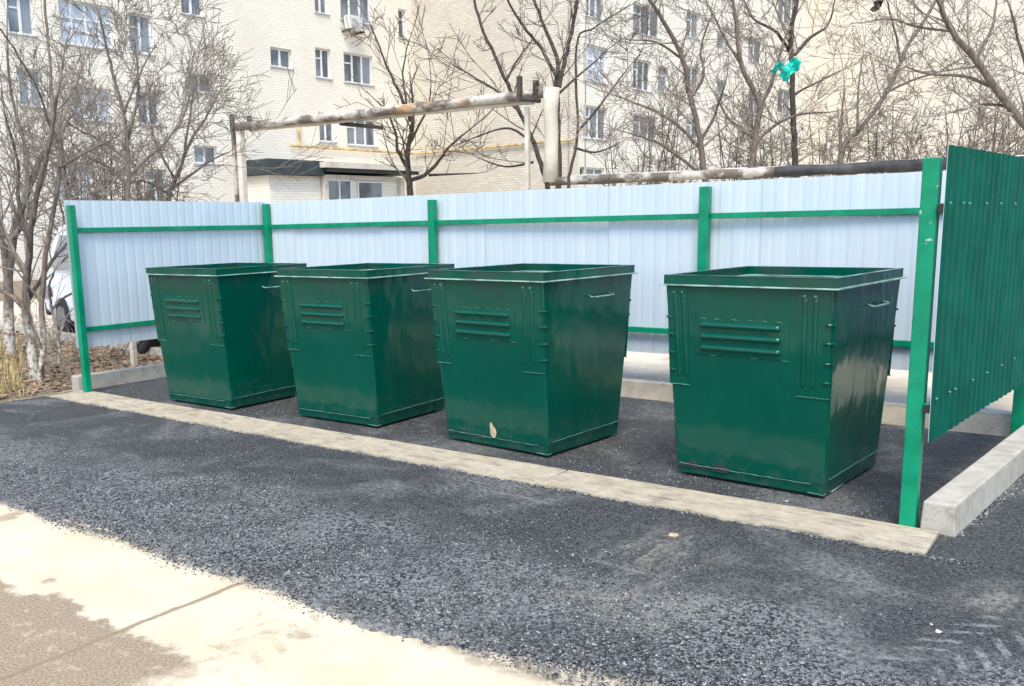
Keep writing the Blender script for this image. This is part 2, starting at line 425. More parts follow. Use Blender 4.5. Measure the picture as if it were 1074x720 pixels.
# flush concrete strip in front of the pad, cast in lengths
def strip():
    mb = MB(); xs = [0.03, 1.9, 3.85, 5.75, 7.93]
    for a, b in zip(xs, xs[1:]):
        k = int((b-a)/.04)
        fr = [(a+(b-a)*i/k, -.435+uni(-.012, .012)+.012*math.sin(i*.37+a)) for i in range(k+1)]
        bk = [(a+.006+(b-a-.012)*i/k, -.06+.006*math.sin(i*.2)+uni(-.003, .003)) for i in range(k+1)]
        n = k+1
        vs = [(x, y, -.03) for x, y in fr]+[(x, y, .012+.002*math.sin(x*3)) for x, y in fr]+[(x, y, .016+.002*math.sin(x*3)) for x, y in bk]+[(x, y, -.03) for x, y in bk]
        fs = []
        for i in range(k):
            for r in range(3): fs.append((r*n+i, r*n+i+1, (r+1)*n+i+1, (r+1)*n+i))
        fs.append((0, n, 2*n, 3*n)); fs.append((k, 3*n+k, 2*n+k, n+k))
        mb.add(vs, fs)
    return tag(mb.build('concrete_strip', M['strip']), kind='structure')
strip()
def kerb_run(name, a, b, w, h, lens, taper=.012, side=1):
    a = Vector((*a, 0)); b = Vector((*b, 0)); d = (b-a); L = d.length; d.normalize(); nr = Vector((d.y, -d.x, 0))*side
    mb = MB(); s = 0
    while s < L-.05:
        e = min(L, s+lens); p = a+d*s; q = a+d*(e-.006); jz = uni(-.004, .004); jx = nr*uni(-.003, .003)
        c0, c1 = p+jx, q+jx
        bt = [c0-nr*taper, c0+nr*(w+taper), c1+nr*(w+taper), c1-nr*taper]
        tp = [c0+Vector((0,0,h+jz)), c0+nr*w+Vector((0,0,h+jz)), c1+nr*w+Vector((0,0,h+jz)), c1+Vector((0,0,h+jz))]
        bt = [v+Vector((0,0,-.05)) for v in bt]
        if side < 0: bt = bt[::-1]; tp = tp[::-1]
        mb.frus(bt, tp); s = e
    return tag(mb.build(name, M['kerb'], bevel=.010), kind='structure')
kerb_run('kerb_right', (7.835, -.045), (8.10, 3.2), .15, .155, 1.35)
kerb_run('kerb_back', (.02, 2.60), (8.02, 2.68), .13, .14, 1.45, side=-1)
kerb_run('kerb_left', (-.10, -.04), (-.02, 2.58), .13, .14, 1.3, side=-1)
kerb_run('driveway_kerb', (-9.5, 2.95), (-.30, 1.85), .12, .10, 1.6, side=-1)

# ------------------------------------------------------------------ fence
T = .0018
def prof(s):      # trapezoid profile: broad flats with narrow grooves (towards the inside)
    p = .1155; t = (s % p)/p
    if t < .60: return 0
    if t < .70: return (t-.60)/.10
    if t < .88: return 1
    if t < .98: return 1-(t-.88)/.10
    return 0
def sheet_panel(a, b, z0, z1, out, parent, s0, lean=0.0, step=.0115, dep=.0032):
    """corrugated sheet from a to b (xy); out = unit normal to the outer, green side"""
    a = Vector((*a, 0)); b = Vector((*b, 0)); d = b-a; L = d.length; d.normalize(); out = Vector((*out, 0))
    n = int(L/step); zs = [z0, (z0+z1)/2, z1]; mb = MB(); vs = []
    def ring(off, zoff=0):
        for z in zs:
            for i in range(n+1):
                s = L*i/n; q = a+d*s+out*(off+dep*prof(s+s0)+lean*(z-z0)+.003*math.sin(s*2.1+z*3)); vs.append((q.x, q.y, z))
    ring(0); ring(T)
    w = n+1; H = len(zs); fs = []; mi = []
    flip = d.cross(Vector((0,0,1))).dot(out) > 0
    for r in range(H-1):
        for i in range(n):
            q = (r*w+i, r*w+i+1, (r+1)*w+i+1, (r+1)*w+i); o = tuple(x+H*w for x in q)
            if flip: fs += [q[::-1], o]
            else: fs += [q, o[::-1]]
            mi += [0, 1]
    for i in range(n):
        for r in (0, H-1):
            q = (r*w+i, r*w+i+1, H*w+r*w+i+1, H*w+r*w+i); fs.append(q); mi.append(0)
    for i in (0, n):
        for r in range(H-1):
            fs.append((r*w+i, (r+1)*w+i, H*w+(r+1)*w+i, H*w+r*w+i)); mi.append(0)
    mb.v = vs; mb.f = fs; mb.m = mi
    return mb.build('sheet_panel', [M['white'], M['pgreen']], parent)
fence = tag(empty('sheet_metal_fence', (3.9, 2.45, 0)), 'pale sheet metal fence with bright green posts and rails on three sides of the bins', 'fence')
def addf(mb, name, mat, **k):
    return mb.build(name, mat, fence, off=(3.9, 2.45, 0), **k)
def fpost(x, y, w, ztop, lean=(0, 0), mat='fgreen', rz=0):
    mb = MB(); c, s = math.cos(rz), math.sin(rz)
    def q(cx, cy, z): return [(cx+(u*c-v*s)*w/2, cy+(u*s+v*c)*w/2, z) for u, v in ((-1,-1),(1,-1),(1,1),(-1,1))]
    mb.frus(q(x, y, -.05), q(x+lean[0], y+lean[1], ztop))
    o = addf(mb, 'post', M[mat], bevel=.006)
    return o
P_FL, P_FR = (.17, -.10), (7.77, -.02)
fpost(*P_FL, .066, 1.875, (-.01, .0)); fpost(*P_FR, .078, 1.875, (-.0, 0), mat='fgreen_d')
fpost(.125, 2.44, .07, 1.90); fpost(2.67, 2.44, .075, 1.865); fpost(5.60, 2.44, .082, 1.875); fpost(7.955, 2.60, .08, 1.9)
def rail(a, b, z, h=.048, dpt=.03):
    a = Vector((*a, 0)); b = Vector((*b, 0)); d = (b-a).normalized(); nr = Vector((-d.y, d.x, 0))*dpt/2
    A = [a-nr, b-nr, b+nr, a+nr]
    mb = MB(); mb.frus([v+Vector((0,0,z-h/2)) for v in A], [v+Vector((0,0,z+h/2)) for v in A])
    return addf(mb, 'rail', M['fgreen'], bevel=.003)
yb = 2.475
for z in (1.632, .640):
    rail((.165, yb), (2.63, yb), z); rail((2.712, yb), (5.555, yb), z); rail((5.645, yb), (7.91, yb+.06), z)
    rail((.115, -.06), (.085, 2.40), z)
    rail((7.826, -.06), (8.020, 2.56), z)
    addf(MB().box(7.812, -.082, z-.020, 7.838, -.058, z+.020), 'rail_end', M['black'])
# sheets: back
jx = [.03, .52, 1.90, 3.275, 4.66, 6.04, 7.42, 8.03]
for i, (a, b) in enumerate(zip(jx, jx[1:])):
    o = sheet_panel((a+.002, 2.492+.009*(i % 2)+.006*a), (b+.006, 2.492+.009*(i % 2)+.006*b), .43+uni(-.004, .004), 1.918+uni(-.0015, .0015), (0, 1), None, 0)
    o.parent = fence; o.location = (-3.9, -2.45, 0)
lj = [-.13, 1.24, 2.50]
for i, (a, b) in enumerate(zip(lj, lj[1:])):
    o = sheet_panel((.092-.012*a, a), (.092-.012*b, b), .455, 1.925, (-1, 0), fence, .02); o.location = (-3.9, -2.45, 0)
rj = [-.075, 1.27, 2.62]
for i, (a, b) in enumerate(zip(rj, rj[1:])):
    o = sheet_panel((7.843+.080*(a+.06), a), (7.843+.080*(b+.06), b+.005), .47, 1.93, (1, 0), fence, .03, dep=.0085); o.location = (-3.9, -2.45, 0)
# screws on the green side and pin heads along the inner rails
for z in (1.655, .69):
    for y in (-.035, .20, .31, .66, .98, 1.33, 1.67, 2.0, 2.35):
        x = 7.849+.080*(y+.06)+.012
        mb = MB().tube([(x-.004, y, z), (x+.003, y, z), (x+.006, y, z)], [.007, .007, .003], 8)
        addf(mb, 'screw', M['steel'])

# ------------------------------------------------------------------ bins
HB = 1.215; BX, BY = .469, .44; TX, TY = .512, .552; ZB = .035
def bw(z):  # half widths of the body at height z
    t = (z-ZB)/(HB-ZB); return BX+(TX-BX)*t, BY+(TY-BY)*t
def make_bin():
    root = empty('waste_container')
    b = MB()
    # tapering hollow body: outer skin, inner skin, floor
    def ringq(z, i):
        x, y = bw(z); x -= i; y -= i; return [(-x,-y,z),(x,-y,z),(x,y,z),(-x,y,z)]
    lv = [ZB+.055, .35, .65, .95, HB]
    vs = []
    r = .02
    def rr(z, i):
        x, y = bw(z); x -= i; y -= i; o = []
        for cx, cy, a0 in ((x-r, y-r, 0), (-x+r, y-r, PI/2), (-x+r, -y+r, PI), (x-r, -y+r, 1.5*PI)):
            for k in range(4): a = a0+PI/2*k/3; o.append((cx+r*math.cos(a), cy+r*math.sin(a), z))
        return o
    rings = [rr(z, 0) for z in lv]+[rr(z, .006) for z in reversed(lv)]
    n = 16
    for q in rings: vs += q
    fs = []
    for i in range(len(rings)-1):
        for k in range(n): fs.append((i*n+k, i*n+(k+1) % n, (i+1)*n+(k+1) % n, (i+1)*n+k))
    fs.append(tuple((len(rings)-1)*n+k for k in range(n)))
    fs.append(tuple(k for k in reversed(range(n))))
    b.add(vs, fs)
    # shallow dents: nudge some of the outer skin
    o = b.build('body', M['bin'], root)
    for p in o.data.polygons: p.use_smooth = False
    # base channel, set in a little with a weld line above
    for sx_ in (-1, 1):
        for sy_ in (-1, 1): MB().box(sx_*.40-.03, sy_*.36-.03, 0, sx_*.40+.03, sy_*.36+.03, .019).build('foot', M['black'], root)
    m = MB(); x, y = bw(ZB+.05)
    m.frus([(-x+.012,-y+.012,.02),(x-.012,-y+.012,.02),(x-.012,y-.012,.02),(-x+.012,y-.012,.02)], [(-x+.004,-y+.004,ZB+.055),(x-.004,-y+.004,ZB+.055),(x-.004,y-.004,ZB+.055),(-x+.004,y-.004,ZB+.055)])
    bchan = m
    m = bchan; mi_ = 1; zz = ZB+.075; x, y = bw(zz); e = .002
    def bead(p, q, amp=.0025, rad=.0032, k=26):
        p = Vector(p); q = Vector(q)
        m.tube([p+(q-p)*i/k+Vector((0,0,uni(-amp, amp))) for i in range(k+1)], [rad*uni(.6, 1.3) for _ in range(k+1)], 5, mi=1)
    bead((x+e, -y+.05, zz), (x+e, y-.02, zz+.006)); bead((-x+.03, -y-e, zz-.03), (x-.08, -y-e, zz-.028)); bead((-x-e, -y+.02, zz), (-x-e, y-.05, zz))
    bead((x-.10, -y+.008, .026), (x-.004, -y+.008, .024), rad=.004); bead((x-.008, -y+.008, .024), (x-.008, -y+.05, .026), rad=.003)
    bchan.build('base_channel', [M['bin'], M['bin_weld']], root)
    # flat flange plate with pale worn edge, and collar above it
    m = MB(); w = .048
    def frame(m, X, Y, w, z0, z1, mi=0):
        m.box(-X, -Y, z0, X, -Y+w, z1, mi); m.box(-X, Y-w, z0, X, Y, z1, mi)
        m.box(-X, -Y+w, z0, -X+w, Y-w, z1, mi); m.box(X-w, -Y+w, z0, X, Y-w, z1, mi)
    frame(m, TX+.027, TY+.022, .085, HB+.001, HB+.009)
    m.build('flange', M['bin_edge'], root, bevel=.0015)
    m = MB(); 
    X, Y = TX+.006, TY+.006; z0, z1 = HB+.010, HB+.060; t = .006
    frame(m, X, Y, t, z0, z1)                                # outer upright
    frame(m, X+.002, Y+.002, .036, z1, z1+.005)              # top lip
    frame(m, X-.032, Y-.032, t, z0, z1)                      # inner upright
    # scrape marks on the lip
    for px, py, lx, ly in ((-.25, Y-.015, .11, .006), (.12, Y-.02, .13, .006), (.33, Y-.012, .08, .005), (-X+.012, .25, .005, .10), (-X+.016, -.12, .005, .12), (-X+.014, -.40, .005, .05)):
        k = 9; ring = []
        for i in range(k*2):
            a = 2*PI*i/(k*2); rr_ = uni(.55, 1.1); ring.append((px+lx*rr_*math.cos(a), py+ly*rr_*math.sin(a)))
        vs = [(a, b_, z1+.0065) for a, b_ in ring]+[(a, b_, z1+.0052) for a, b_ in ring]; N = 2*k
        m.add(vs, [tuple(range(N))]+[(i, i+N, (i+1) % N+N, (i+1) % N) for i in range(N)], 1)
    m.build('collar', [M['bin'], M['bin_edge']], root)
    # plates pressed with ribs, on the front and on the back
    tilt = math.atan((TY-BY)/(HB-ZB))
    for fy in (-1, 1):
        Rm = Matrix.Rotation(0 if fy < 0 else PI, 4, 'Z')
        def P(u, z, out):      # point on the face: u across, z height, out = proud of the skin
            y = bw(z)[1]; v = Vector((u, -(y+out*math.cos(tilt)), z - out*math.sin(tilt))); return Rm @ v
        def slab(m, u0, z0, u1, z1, t0, t1, tw=0, mi=0):
            m.add([P(u0+tw,z0,t0),P(u1-tw,z0,t0),P(u1,z1,t0),P(u0,z1,t0),P(u0+tw+.002,z0+.002,t1),P(u1-tw-.002,z0+.002,t1),P(u1-.002,z1-.002,t1),P(u0+.002,z1-.002,t1)],
                  [(0,1,2,3)[::-1],(4,5,6,7),(0,1,5,4),(1,2,6,5),(2,3,7,6),(3,0,4,7)], mi)
        def rib(m, p, q, w, h, n=14, mi=0):   # half-round pressed rib between (u,z) points, rounded ends
            (u0, z0), (u1, z1) = p, q; L = math.hypot(u1-u0, z1-z0); du, dz = (u1-u0)/L, (z1-z0)/L
            K = 8; base = len(m.v); ss = [0, .15*w, .45*w, w] + [w+(L-2*w)*i/4 for i in range(1, 4)] + [L-w, L-.45*w, L-.15*w, L]
            for s in ss:
                e = min(s, L-s); f = math.sqrt(max(.0, 1-(1-min(1, e/w))**2)); f = max(f, .02)
                for k in range(K+1):
                    a = PI*k/K; o_ = math.cos(a)*w*f; hh = math.sin(a)*h*f
                    m.v.append(tuple(P(u0+du*s-dz*o_, z0+dz*s+du*o_, hh+.0005)))
            for i in range(len(ss)-1):
                for k in range(K):
                    a = base+i*(K+1)+k; m.f.append((a, a+1, a+K+2, a+K+1)); m.m.append(mi)
        hx = bw(1.15)[0]; hx6 = bw(.62)[0]
        for sd in (-1, 1):
            m = MB()
            a, b_ = (.30, .492) if sd > 0 else (-.498, -.36)
            slab(m, a, .60, b_, HB-.004, 0, .0045, tw=.0)
            if sd > 0: cs = (.352, .412)
            else: cs = (-.445, -.392)
            for u in cs: rib(m, (u*1.0, 1.165), (u*.965, .655), .0155, .013)
            for z in (1.02, .915, .80, .69):
                x = bw(z)[0]
                m.tube([P(sd*(x-.046), z, .003), P(sd*(x-.036), z, .008), P(sd*(x-.020), z+.003, .009), P(sd*(x-.008), z+.002, .006), P(sd*(x-.001), z, .001)], [.003, .006, .009, .008, .004], 8)
                m.tube([P(sd*(x-.004), z, .002), P(sd*(x+.001), z+.001, -.006), P(sd*(x+.001), z, -.03)], [.007, .008, .003], 6)
            k = 7; wm = 1 if fy < 0 else 0
            for i in range(k):
                u = a+(b_-a)*(i+.5)/k; m.tube([P(u-.012, .599+uni(-.002, .002), .004), P(u+.010, .600, .004)], uni(.0022, .004), 5, mi=wm)
            for u in cs: m.tube([P(u-.004, 1.178, .006), P(u+.004, 1.172, .014)], .009, 8, mi=wm)
            m.build('corner_plate', [M['bin'], M['bin_weld']], root)
        m = MB(); slab(m, -.315, .80, .262, 1.02, 0, .004)
        for i, z in enumerate((.985, .915, .845)): rib(m, (-.285, z), (.215, z), .021, .021)
        for u in (-.26, -.18, -.07, .03, .12, .20):
            m.tube([P(u-.025*uni(.4, 1), 1.021, .003), P(u, 1.024, .005), P(u+.025*uni(.4, 1), 1.020, .003)], [.001, .0028, .001], 5, mi=1)
        for u in (-.2, .05, .24): m.tube([P(u-.02, .799, .003), P(u+.02, .798, .003)], .002, 5, mi=1)
        m.build('ribbed_panel', [M['bin'], M['bin_weld']], root)
    # rod handle on each side
    for sd in (-1, 1):
        z = 1.085; x = bw(z)[0]
        m = MB(); m.tube([(sd*(x-.003), -.02, z+.01), (sd*(x+.034), -.03, z), (sd*(x+.040), 0, z-.002), (sd*(x+.040), .22, z-.002), (sd*(x+.034), .25, z), (sd*(x-.003), .24, z+.01)], .0065, 8)
        m.build('handle', M['rod'], root, smooth=True)
    return root
def copy_tree(o, parent=None):
    c = o.copy(); COL.objects.link(c); c.parent = parent
    for ch in list(o.children): copy_tree(ch, c)
    return c
bin0 = make_bin()
GB = 'green metal waste containers standing in a row inside the fence'
spots = [(1.712, .525, .009, .975, .97, .997, 'green waste container at the far left of the row, nearest the left fence panel'),
         (3.345, .690, .010, .975, 1.01, .997, 'second green waste container from the left, directly left of the one with a beige chip'),
         (5.018, .660, -.085, 1.012, 1.01, 1.004, 'green metal waste container with a beige paint chip low on its front'),
         (6.842, .722, -.072, 1.0, 1.045, .998, 'green waste container with rusty lower front edge, beside the right front post')]
for i, (x, y, r, sx, sy, sz, lab) in enumerate(spots):
    o = bin0 if i == 0 else copy_tree(bin0)
    o.location = (x, y, -.002); o.rotation_euler = (0, 0, r); o.scale = (sx, sy, sz)
    tag(o, lab, 'waste container', GB)
    if i == 2:   # flaked patch down to beige primer
        m = MB(); k = 16; zc = .125; ring = []
        shape = [(-.030,.0),(-.026,.03),(-.030,.055),(-.020,.08),(-.006,.07),(.004,.05),(.012,.047),(.024,.03),(.028,.008),(.022,-.02),(.012,-.032),(-.008,-.036),(-.022,-.022)]
        for u, v in shape:
            z = .115+v; ring.append((-.01+u, -(bw(z)[1]+.0012), z))
        n = len(ring); m.add(ring+[(a, b_+.0012, c) for a, b_, c in ring], [tuple(range(n))]+[(j, j+n, (j+1) % n+n, (j+1) % n) for j in range(n)])
        m.build('paint_chip', M['tan'], o)
    if i >= 2:
        random.seed(3+i)
        for u0, ww, hh in (((-.41, .05, .014), (-.30, .04, .012), (-.12, .05, .012)) if i == 2 else ((-.43, .04, .018), (-.36, .05, .026), (-.27, .03, .014), (-.17, .06, .040))):
            m = MB()
            ring = []
            for j in range(14):
                a = 2*PI*j/14; q = uni(.75, 1.1); z = max(.045, .075+hh*q*math.sin(a)); ring.append((u0+ww*q*math.cos(a), -(bw(max(z, ZB+.056))[1]+.0012), max(z, .060)))
            n = len(ring); m.add(ring+[(a, b_+.0015, c) for a, b_, c in ring], [tuple(range(n))]+[(j, j+n, (j+1) % n+n, (j+1) % n) for j in range(n)])
            m.build('rust_patch', M['rust'], o)
random.seed(11)

# ------------------------------------------------------------------ litter and stones
def blobstone(mb, p, r, flat=.6):
    vs = []; n = 5; a0 = uni(0, 6)
    for k in range(n): a = a0+2*PI*k/n; q = r*uni(.7, 1.15); vs.append((p[0]+q*math.cos(a), p[1]+q*math.sin(a), p[2]))
    for k in range(n): a = a0+2*PI*k/n+.3; q = r*uni(.35, .7); vs.append((p[0]+q*math.cos(a), p[1]+q*math.sin(a), p[2]+r*flat*uni(.7, 1.3)))
    fs = [(k, (k+1) % n, n+(k+1) % n, n+k) for k in range(n)]+[tuple(n+k for k in range(n))]
    mb.add(vs, fs)
g = MB()
for _ in range(26000):      # coarse crumbs on the worn band and spilling over the edge
    x = uni(.5, 11); x = 2.2+8*rnd()**.8 if rnd() < .9 else x; y = -2.50+abs(random.gauss(0, .62)); y = max(y, -2.30+uni(-.05, .1)) if x > 7.5 else y
    if y > -.5: continue
    blobstone(g, (x, y, -.006), uni(.0025, .0075))
for _ in range(9000):
    x = uni(1.5, 9); t_ = min(1, max(0, (x-6.2)/1.5)); y = -2.46-abs(random.gauss(0, .04))+.03*math.sin(x*6)+.22*t_*t_*(3-2*t_); blobstone(g, (x, y, -.021), uni(.002, .006))
for _ in range(2200):      # along the concrete strip
    x = uni(0, 8.2); y = -.44+random.gauss(0, .015); blobstone(g, (x, y, .0), uni(.003, .008))
for _ in range(900):
    x = uni(0, 7.9); blobstone(g, (x, uni(-.43, -.05), .012), uni(.0015, .004))
for _ in range(300):
    t = uni(0, 1); blobstone(g, (8.0+.26*t+abs(random.gauss(0, .03)), -.04+3.1*t, -.004), uni(.004, .010))
for _ in range(9000):
    blobstone(g, (uni(.1, 7.7), uni(-.05, 2.5), -.004), uni(.002, .006))
for _ in range(7000):
    blobstone(g, (uni(.3, 11), uni(-2.2, -.45), -.004), uni(.002, .005))
tag(g.build('loose_gravel', M['stone']), kind='stuff')
def scrap(name, p, size, mat, label, cat, h=.006):
    m = MB(); pts = []
    n = 10
    for k in range(n): a = 2*PI*k/n; q = uni(.65, 1.1); pts.append((size[0]*q*math.cos(a), size[1]*q*math.sin(a), 0))
    c = math.cos(.5); s = math.sin(.5)
    vs = [(x*c-y*s, x*s+y*c, .001) for x, y, z in pts]+[((x*c-y*s)*.8, (x*s+y*c)*.8, h*uni(.6, 1.2)) for x, y, z in pts]
    m.add(vs, [(k, (k+1) % n, n+(k+1) % n, n+k) for k in range(n)]+[tuple(n+k for k in range(n))])
    o = m.build(name, mat); o.location = p; return tag(o, label, cat)
p = gnd(706, 562); scrap('stone', (p.x, p.y, .0), (.030, .019), M['tan'], 'flat tan stone lying on the asphalt in front of the concrete strip', 'stone', .014)
p = gnd(984, 663); scrap('stone', (p.x, p.y, -.004), (.013, .010), M['scrap'], 'small white pebble on the asphalt beside the tyre print', 'stone', .010)
p = gnd(977, 655); scrap('stone', (p.x, p.y, -.004), (.007, .006), M['scrap'], 'tiny pale pebble just behind the white pebble by the tyre print', 'stone', .006)
p = gnd(1001, 668); scrap('stone', (p.x, p.y, -.004), (.013, .010), M['stone'], 'small black stone right of the white pebble by the tyre print', 'stone', .014)
p = gnd(745, 596); scrap('stone', (p.x, p.y, -.004), (.012, .010), M['stone'], 'black crumb of asphalt below the tan stone', 'stone', .014)
p = gnd(825, 526); scrap('paper_scrap', (p.x, p.y, .0), (.014, .006), M['scrap'], 'tiny white paper scrap between nearest bin and concrete strip', 'scrap', .004)
m = MB(); a = gnd(864, 517); b = gnd(872, 516.5); c = gnd(884, 509.5)
m.tube([(a.x, a.y, .006), (b.x, b.y, .008), (c.x, c.y, .014)], [.007, .009, .004], 6)
tag(m.build('plastic_strip', M['scrap']), 'bent white plastic strip lying under the corner of the nearest bin', 'strip')

# dry grass and dead leaves, left edge
m = MB()
for _ in range(5200):
    x = -uni(0, 4)-.3; y = uni(-1.2, 1.6)
    if y > -.40-.5*(x+.54)+uni(-.1,.1): continue
    if rnd() < .35*math.sin(x*5)*math.sin(y*7)+.2: continue
    if x > -.25 and y > -.75: continue
    h = uni(.03, .22); a = uni(0, 6.28); l = uni(.02, .13); w = .004
    px, py = math.cos(a+PI/2)*w, math.sin(a+PI/2)*w; dx, dy = math.cos(a)*l, math.sin(a)*l
    m.add([(x-px, y-py, -.03), (x+px, y+py, -.03), (x+dx*.4+px*.7, y+dy*.4+py*.7, h*.6), (x+dx*.4-px*.7, y+dy*.4-py*.7, h*.6), (x+dx, y+dy, h)], [(0,1,2,3), (3,2,4)])
tag(m.build('dry_grass', M['straw']), kind='stuff')
m = MB()
for _ in range(15000):
    x = -.15-abs(random.gauss(0, 4)); y = uni(-1.2, 7.5)
    if -.35 < x < 0 and y < 2.7: continue
    s = uni(.015, .045); a = uni(0, 6.28); t1, t2 = uni(-.5, .5), uni(-.5, .5)
    q = []
    for k in range(5):
        b_ = a+2*PI*k/5; r_ = s*(1 if k % 2 else .6); dx, dy = r_*math.cos(b_), r_*math.sin(b_); q.append((x+dx, y+dy, -.012+.6*s+dx*t1+dy*t2))
    m.add(q, [tuple(range(5))])
tag(m.build('leaf_litter', M['leaf']), kind='stuff')

# ------------------------------------------------------------------ buildings
bld = tag(empty('apartment_building', (-23.3, 29.4, 0)), 'long cream brick apartment block with white framed windows behind the trees', 'building')
BO = (-23.3, 29.4, 0)
def hit(x, y, P, nrm):
    r = ray(x, y); t = (P-CAM).dot(nrm)/r.dot(nrm); return CAM+r*t
class Wall:
    def __init__(s, P, d, nrm, u0, u1, z0, z1, mat):
        s.P, s.d, s.n, s.u0, s.u1, s.z0, s.z1, s.mat = P, d, nrm, u0, u1, z0, z1, mat; s.w = []
    def uz(s, x, y): q = hit(x, y, s.P, s.n); return (q-s.P).dot(s.d), q.z
    def win(s, x0, y0, x1, y1, kind=2):
        xm, ym = (x0+x1)/2, (y0+y1)/2
        s.w.append((s.uz(x0, ym)[0], s.uz(x1, ym)[0], s.uz(xm, y1)[1], s.uz(xm, y0)[1], kind))
    def pt(s, u, z, o=0): q = s.P+s.d*u+s.n*o; return (q.x, q.y, z)
    def boxp(s, m, u0, u1, z0, z1, o0, o1, mi=0):
        m.frus([s.pt(u0,z0,o0), s.pt(u1,z0,o0), s.pt(u1,z0,o1), s.pt(u0,z0,o1)], [s.pt(u0,z1,o0), s.pt(u1,z1,o0), s.pt(u1,z1,o1), s.pt(u0,z1,o1)], mi)
    def build(s):
        us = sorted({s.u0, s.u1}|{round(w[0], 3) for w in s.w}|{round(w[1], 3) for w in s.w})
        zs = sorted({s.z0, s.z1}|{round(w[2], 3) for w in s.w}|{round(w[3], 3) for w in s.w})
        m = MB()
        for a, b in zip(us, us[1:]):
            for c, d in zip(zs, zs[1:]):
                cu, cz = (a+b)/2, (c+d)/2
                if any(w[0] < cu < w[1] and w[2] < cz < w[3] for w in s.w): continue
                m.add([s.pt(a,c), s.pt(b,c), s.pt(b,d), s.pt(a,d)], [(0,1,2,3)])
        R = -.14
        for w in s.w:
            a, b, c, d = w[:4]
            m.add([s.pt(a,c), s.pt(b,c), s.pt(b,d), s.pt(a,d), s.pt(a,c,R-.1), s.pt(b,c,R-.1), s.pt(b,d,R-.1), s.pt(a,d,R-.1)], [(0,1,5,4),(1,2,6,5),(2,3,7,6),(3,0,4,7)])
        s.boxp(m, s.u0, s.u1, s.z0, s.z1, -.6, -.5)
        m.build('wall', s.mat, bld, off=BO)
        for w in s.w:
            a, b, c, d, kind = w; wd = b-a
            f = MB(); fr = .07
            for q in ((a, a+fr, c, d), (b-fr, b, c, d)): s.boxp(f, *q, R-.06, R+.02)
            for q in ((a+fr, b-fr, c, c+fr), (a+fr, b-fr, d-fr, d)): s.boxp(f, *q, R-.06, R+.02)
            for k in range(1, kind): u = a+wd*k/kind; s.boxp(f, u-.05, u+.05, c+fr, d-fr, R-.055, R+.015)
            if kind == 4:
                for zz in (.33, .62): s.boxp(f, a+fr, b-fr, c+(d-c)*zz-.03, c+(d-c)*zz+.03, R-.05, R+.01)
            elif d-c > 1.1: s.boxp(f, a+fr, a+wd/max(kind, 1)-.05, c+(d-c)*.66-.03, c+(d-c)*.66+.03, R-.05, R+.01)
            fo = f.build('window', M['wframe'], bld, off=BO)
            g_ = MB(); s.boxp(g_, a+fr, b-fr, c+fr, d-fr, R-.05, R-.03)
            g_.build('pane', M['curtain'] if kind == 4 or (kind == 3 and a < -14) else M['glass'], fo, off=BO)
            g_ = MB(); s.boxp(g_, a-.06, b+.06, c-.06, c-.005, R+.03, .06)
            g_.build('sill', M['sill'], fo, off=BO)
def off_child(): pass
P1 = at(376, 89, 45.0)
w1 = Wall(P1, D1, D2, -34.0, 3.98, -.1, 19, M['brick1'])
for a in ((63,3,119,49,4), (136,15,160,56,2), (190,-8,213,16,2), (197,78,223,97,2), (204,153,228,172,2), (284,51,306,71,2), (330,-14,344,14,2), (357,-12,389,23,3),
          (331,51,347,82,2), (361,57,391,88,3), (335,119,351,149,2), (364,125,395,153,3), (76,92,118,127,3), (145,98,168,131,2), (154,178,175,212,2), (418,10,425,40,1), (20,72,45,112,2), (8,-6,36,36,2), (60,170,100,208,3)):
    w1.win(*a)
w1.build()
C2 = P1+D1*3.98
w2 = Wall(C2, D2, -D1, 0, 0, -.1, 19, M['brick2'])
w2.u1 = w2.uz(607, 150)[0]
w2.build()
C3 = C2+D2*w2.u1
w3 = Wall(C3, D1, D2, 0, 0, -.1, 19, M['brick1']); w3.u1 = w3.uz(850, 120)[0]
for a in ((614,-10,634,19,3), (612,48,637,86,4), (664,6,693,37,3), (664,63,683,95,3), (690,70,701,97,1), (752,34,762,49,1), (785,40,800,66,2), (816,-6,832,25,2), (612,112,637,146,3), (664,121,690,146,3), (816,94,830,120,2), (785,96,800,120,2), (608,176,634,187,3), (720,12,734,40,2), (720,70,734,96,2), (720,124,734,146,2), (752,84,762,98,1)):
    w3.win(*a)
w3.build()
C4 = C3+D1*w3.u1
w4 = Wall(C4, D2, -D1, 0, 45, -.1, 19, M['brick4'])
w4.build()
# flat roof slab edges closing the block
m = MB()
for wl in (w1, w2, w3, w4): wl.boxp(m, wl.u0-.2, wl.u1+.2, wl.z1, wl.z1+.3, -.7, .35)
m.build('parapet', M['sill'], bld, off=BO)
# yellow gas pipe running round the wall
zp = 5.33
m = MB(); q = [Vector(w1.pt(w1.uz(303, 153)[0], zp, .12)), Vector(w1.pt(3.86, zp, .12)), Vector(w2.pt(w2.u1-.2, zp, .12))]
m.tube(q, .055, 8); m.tube([w1.pt(w1.uz(312, 140)[0], 6.6, .12), w1.pt(w1.uz(312, 140)[0], zp, .12)], .06, 8)
m.build('gas_pipe', M['yellow'], bld, off=BO)
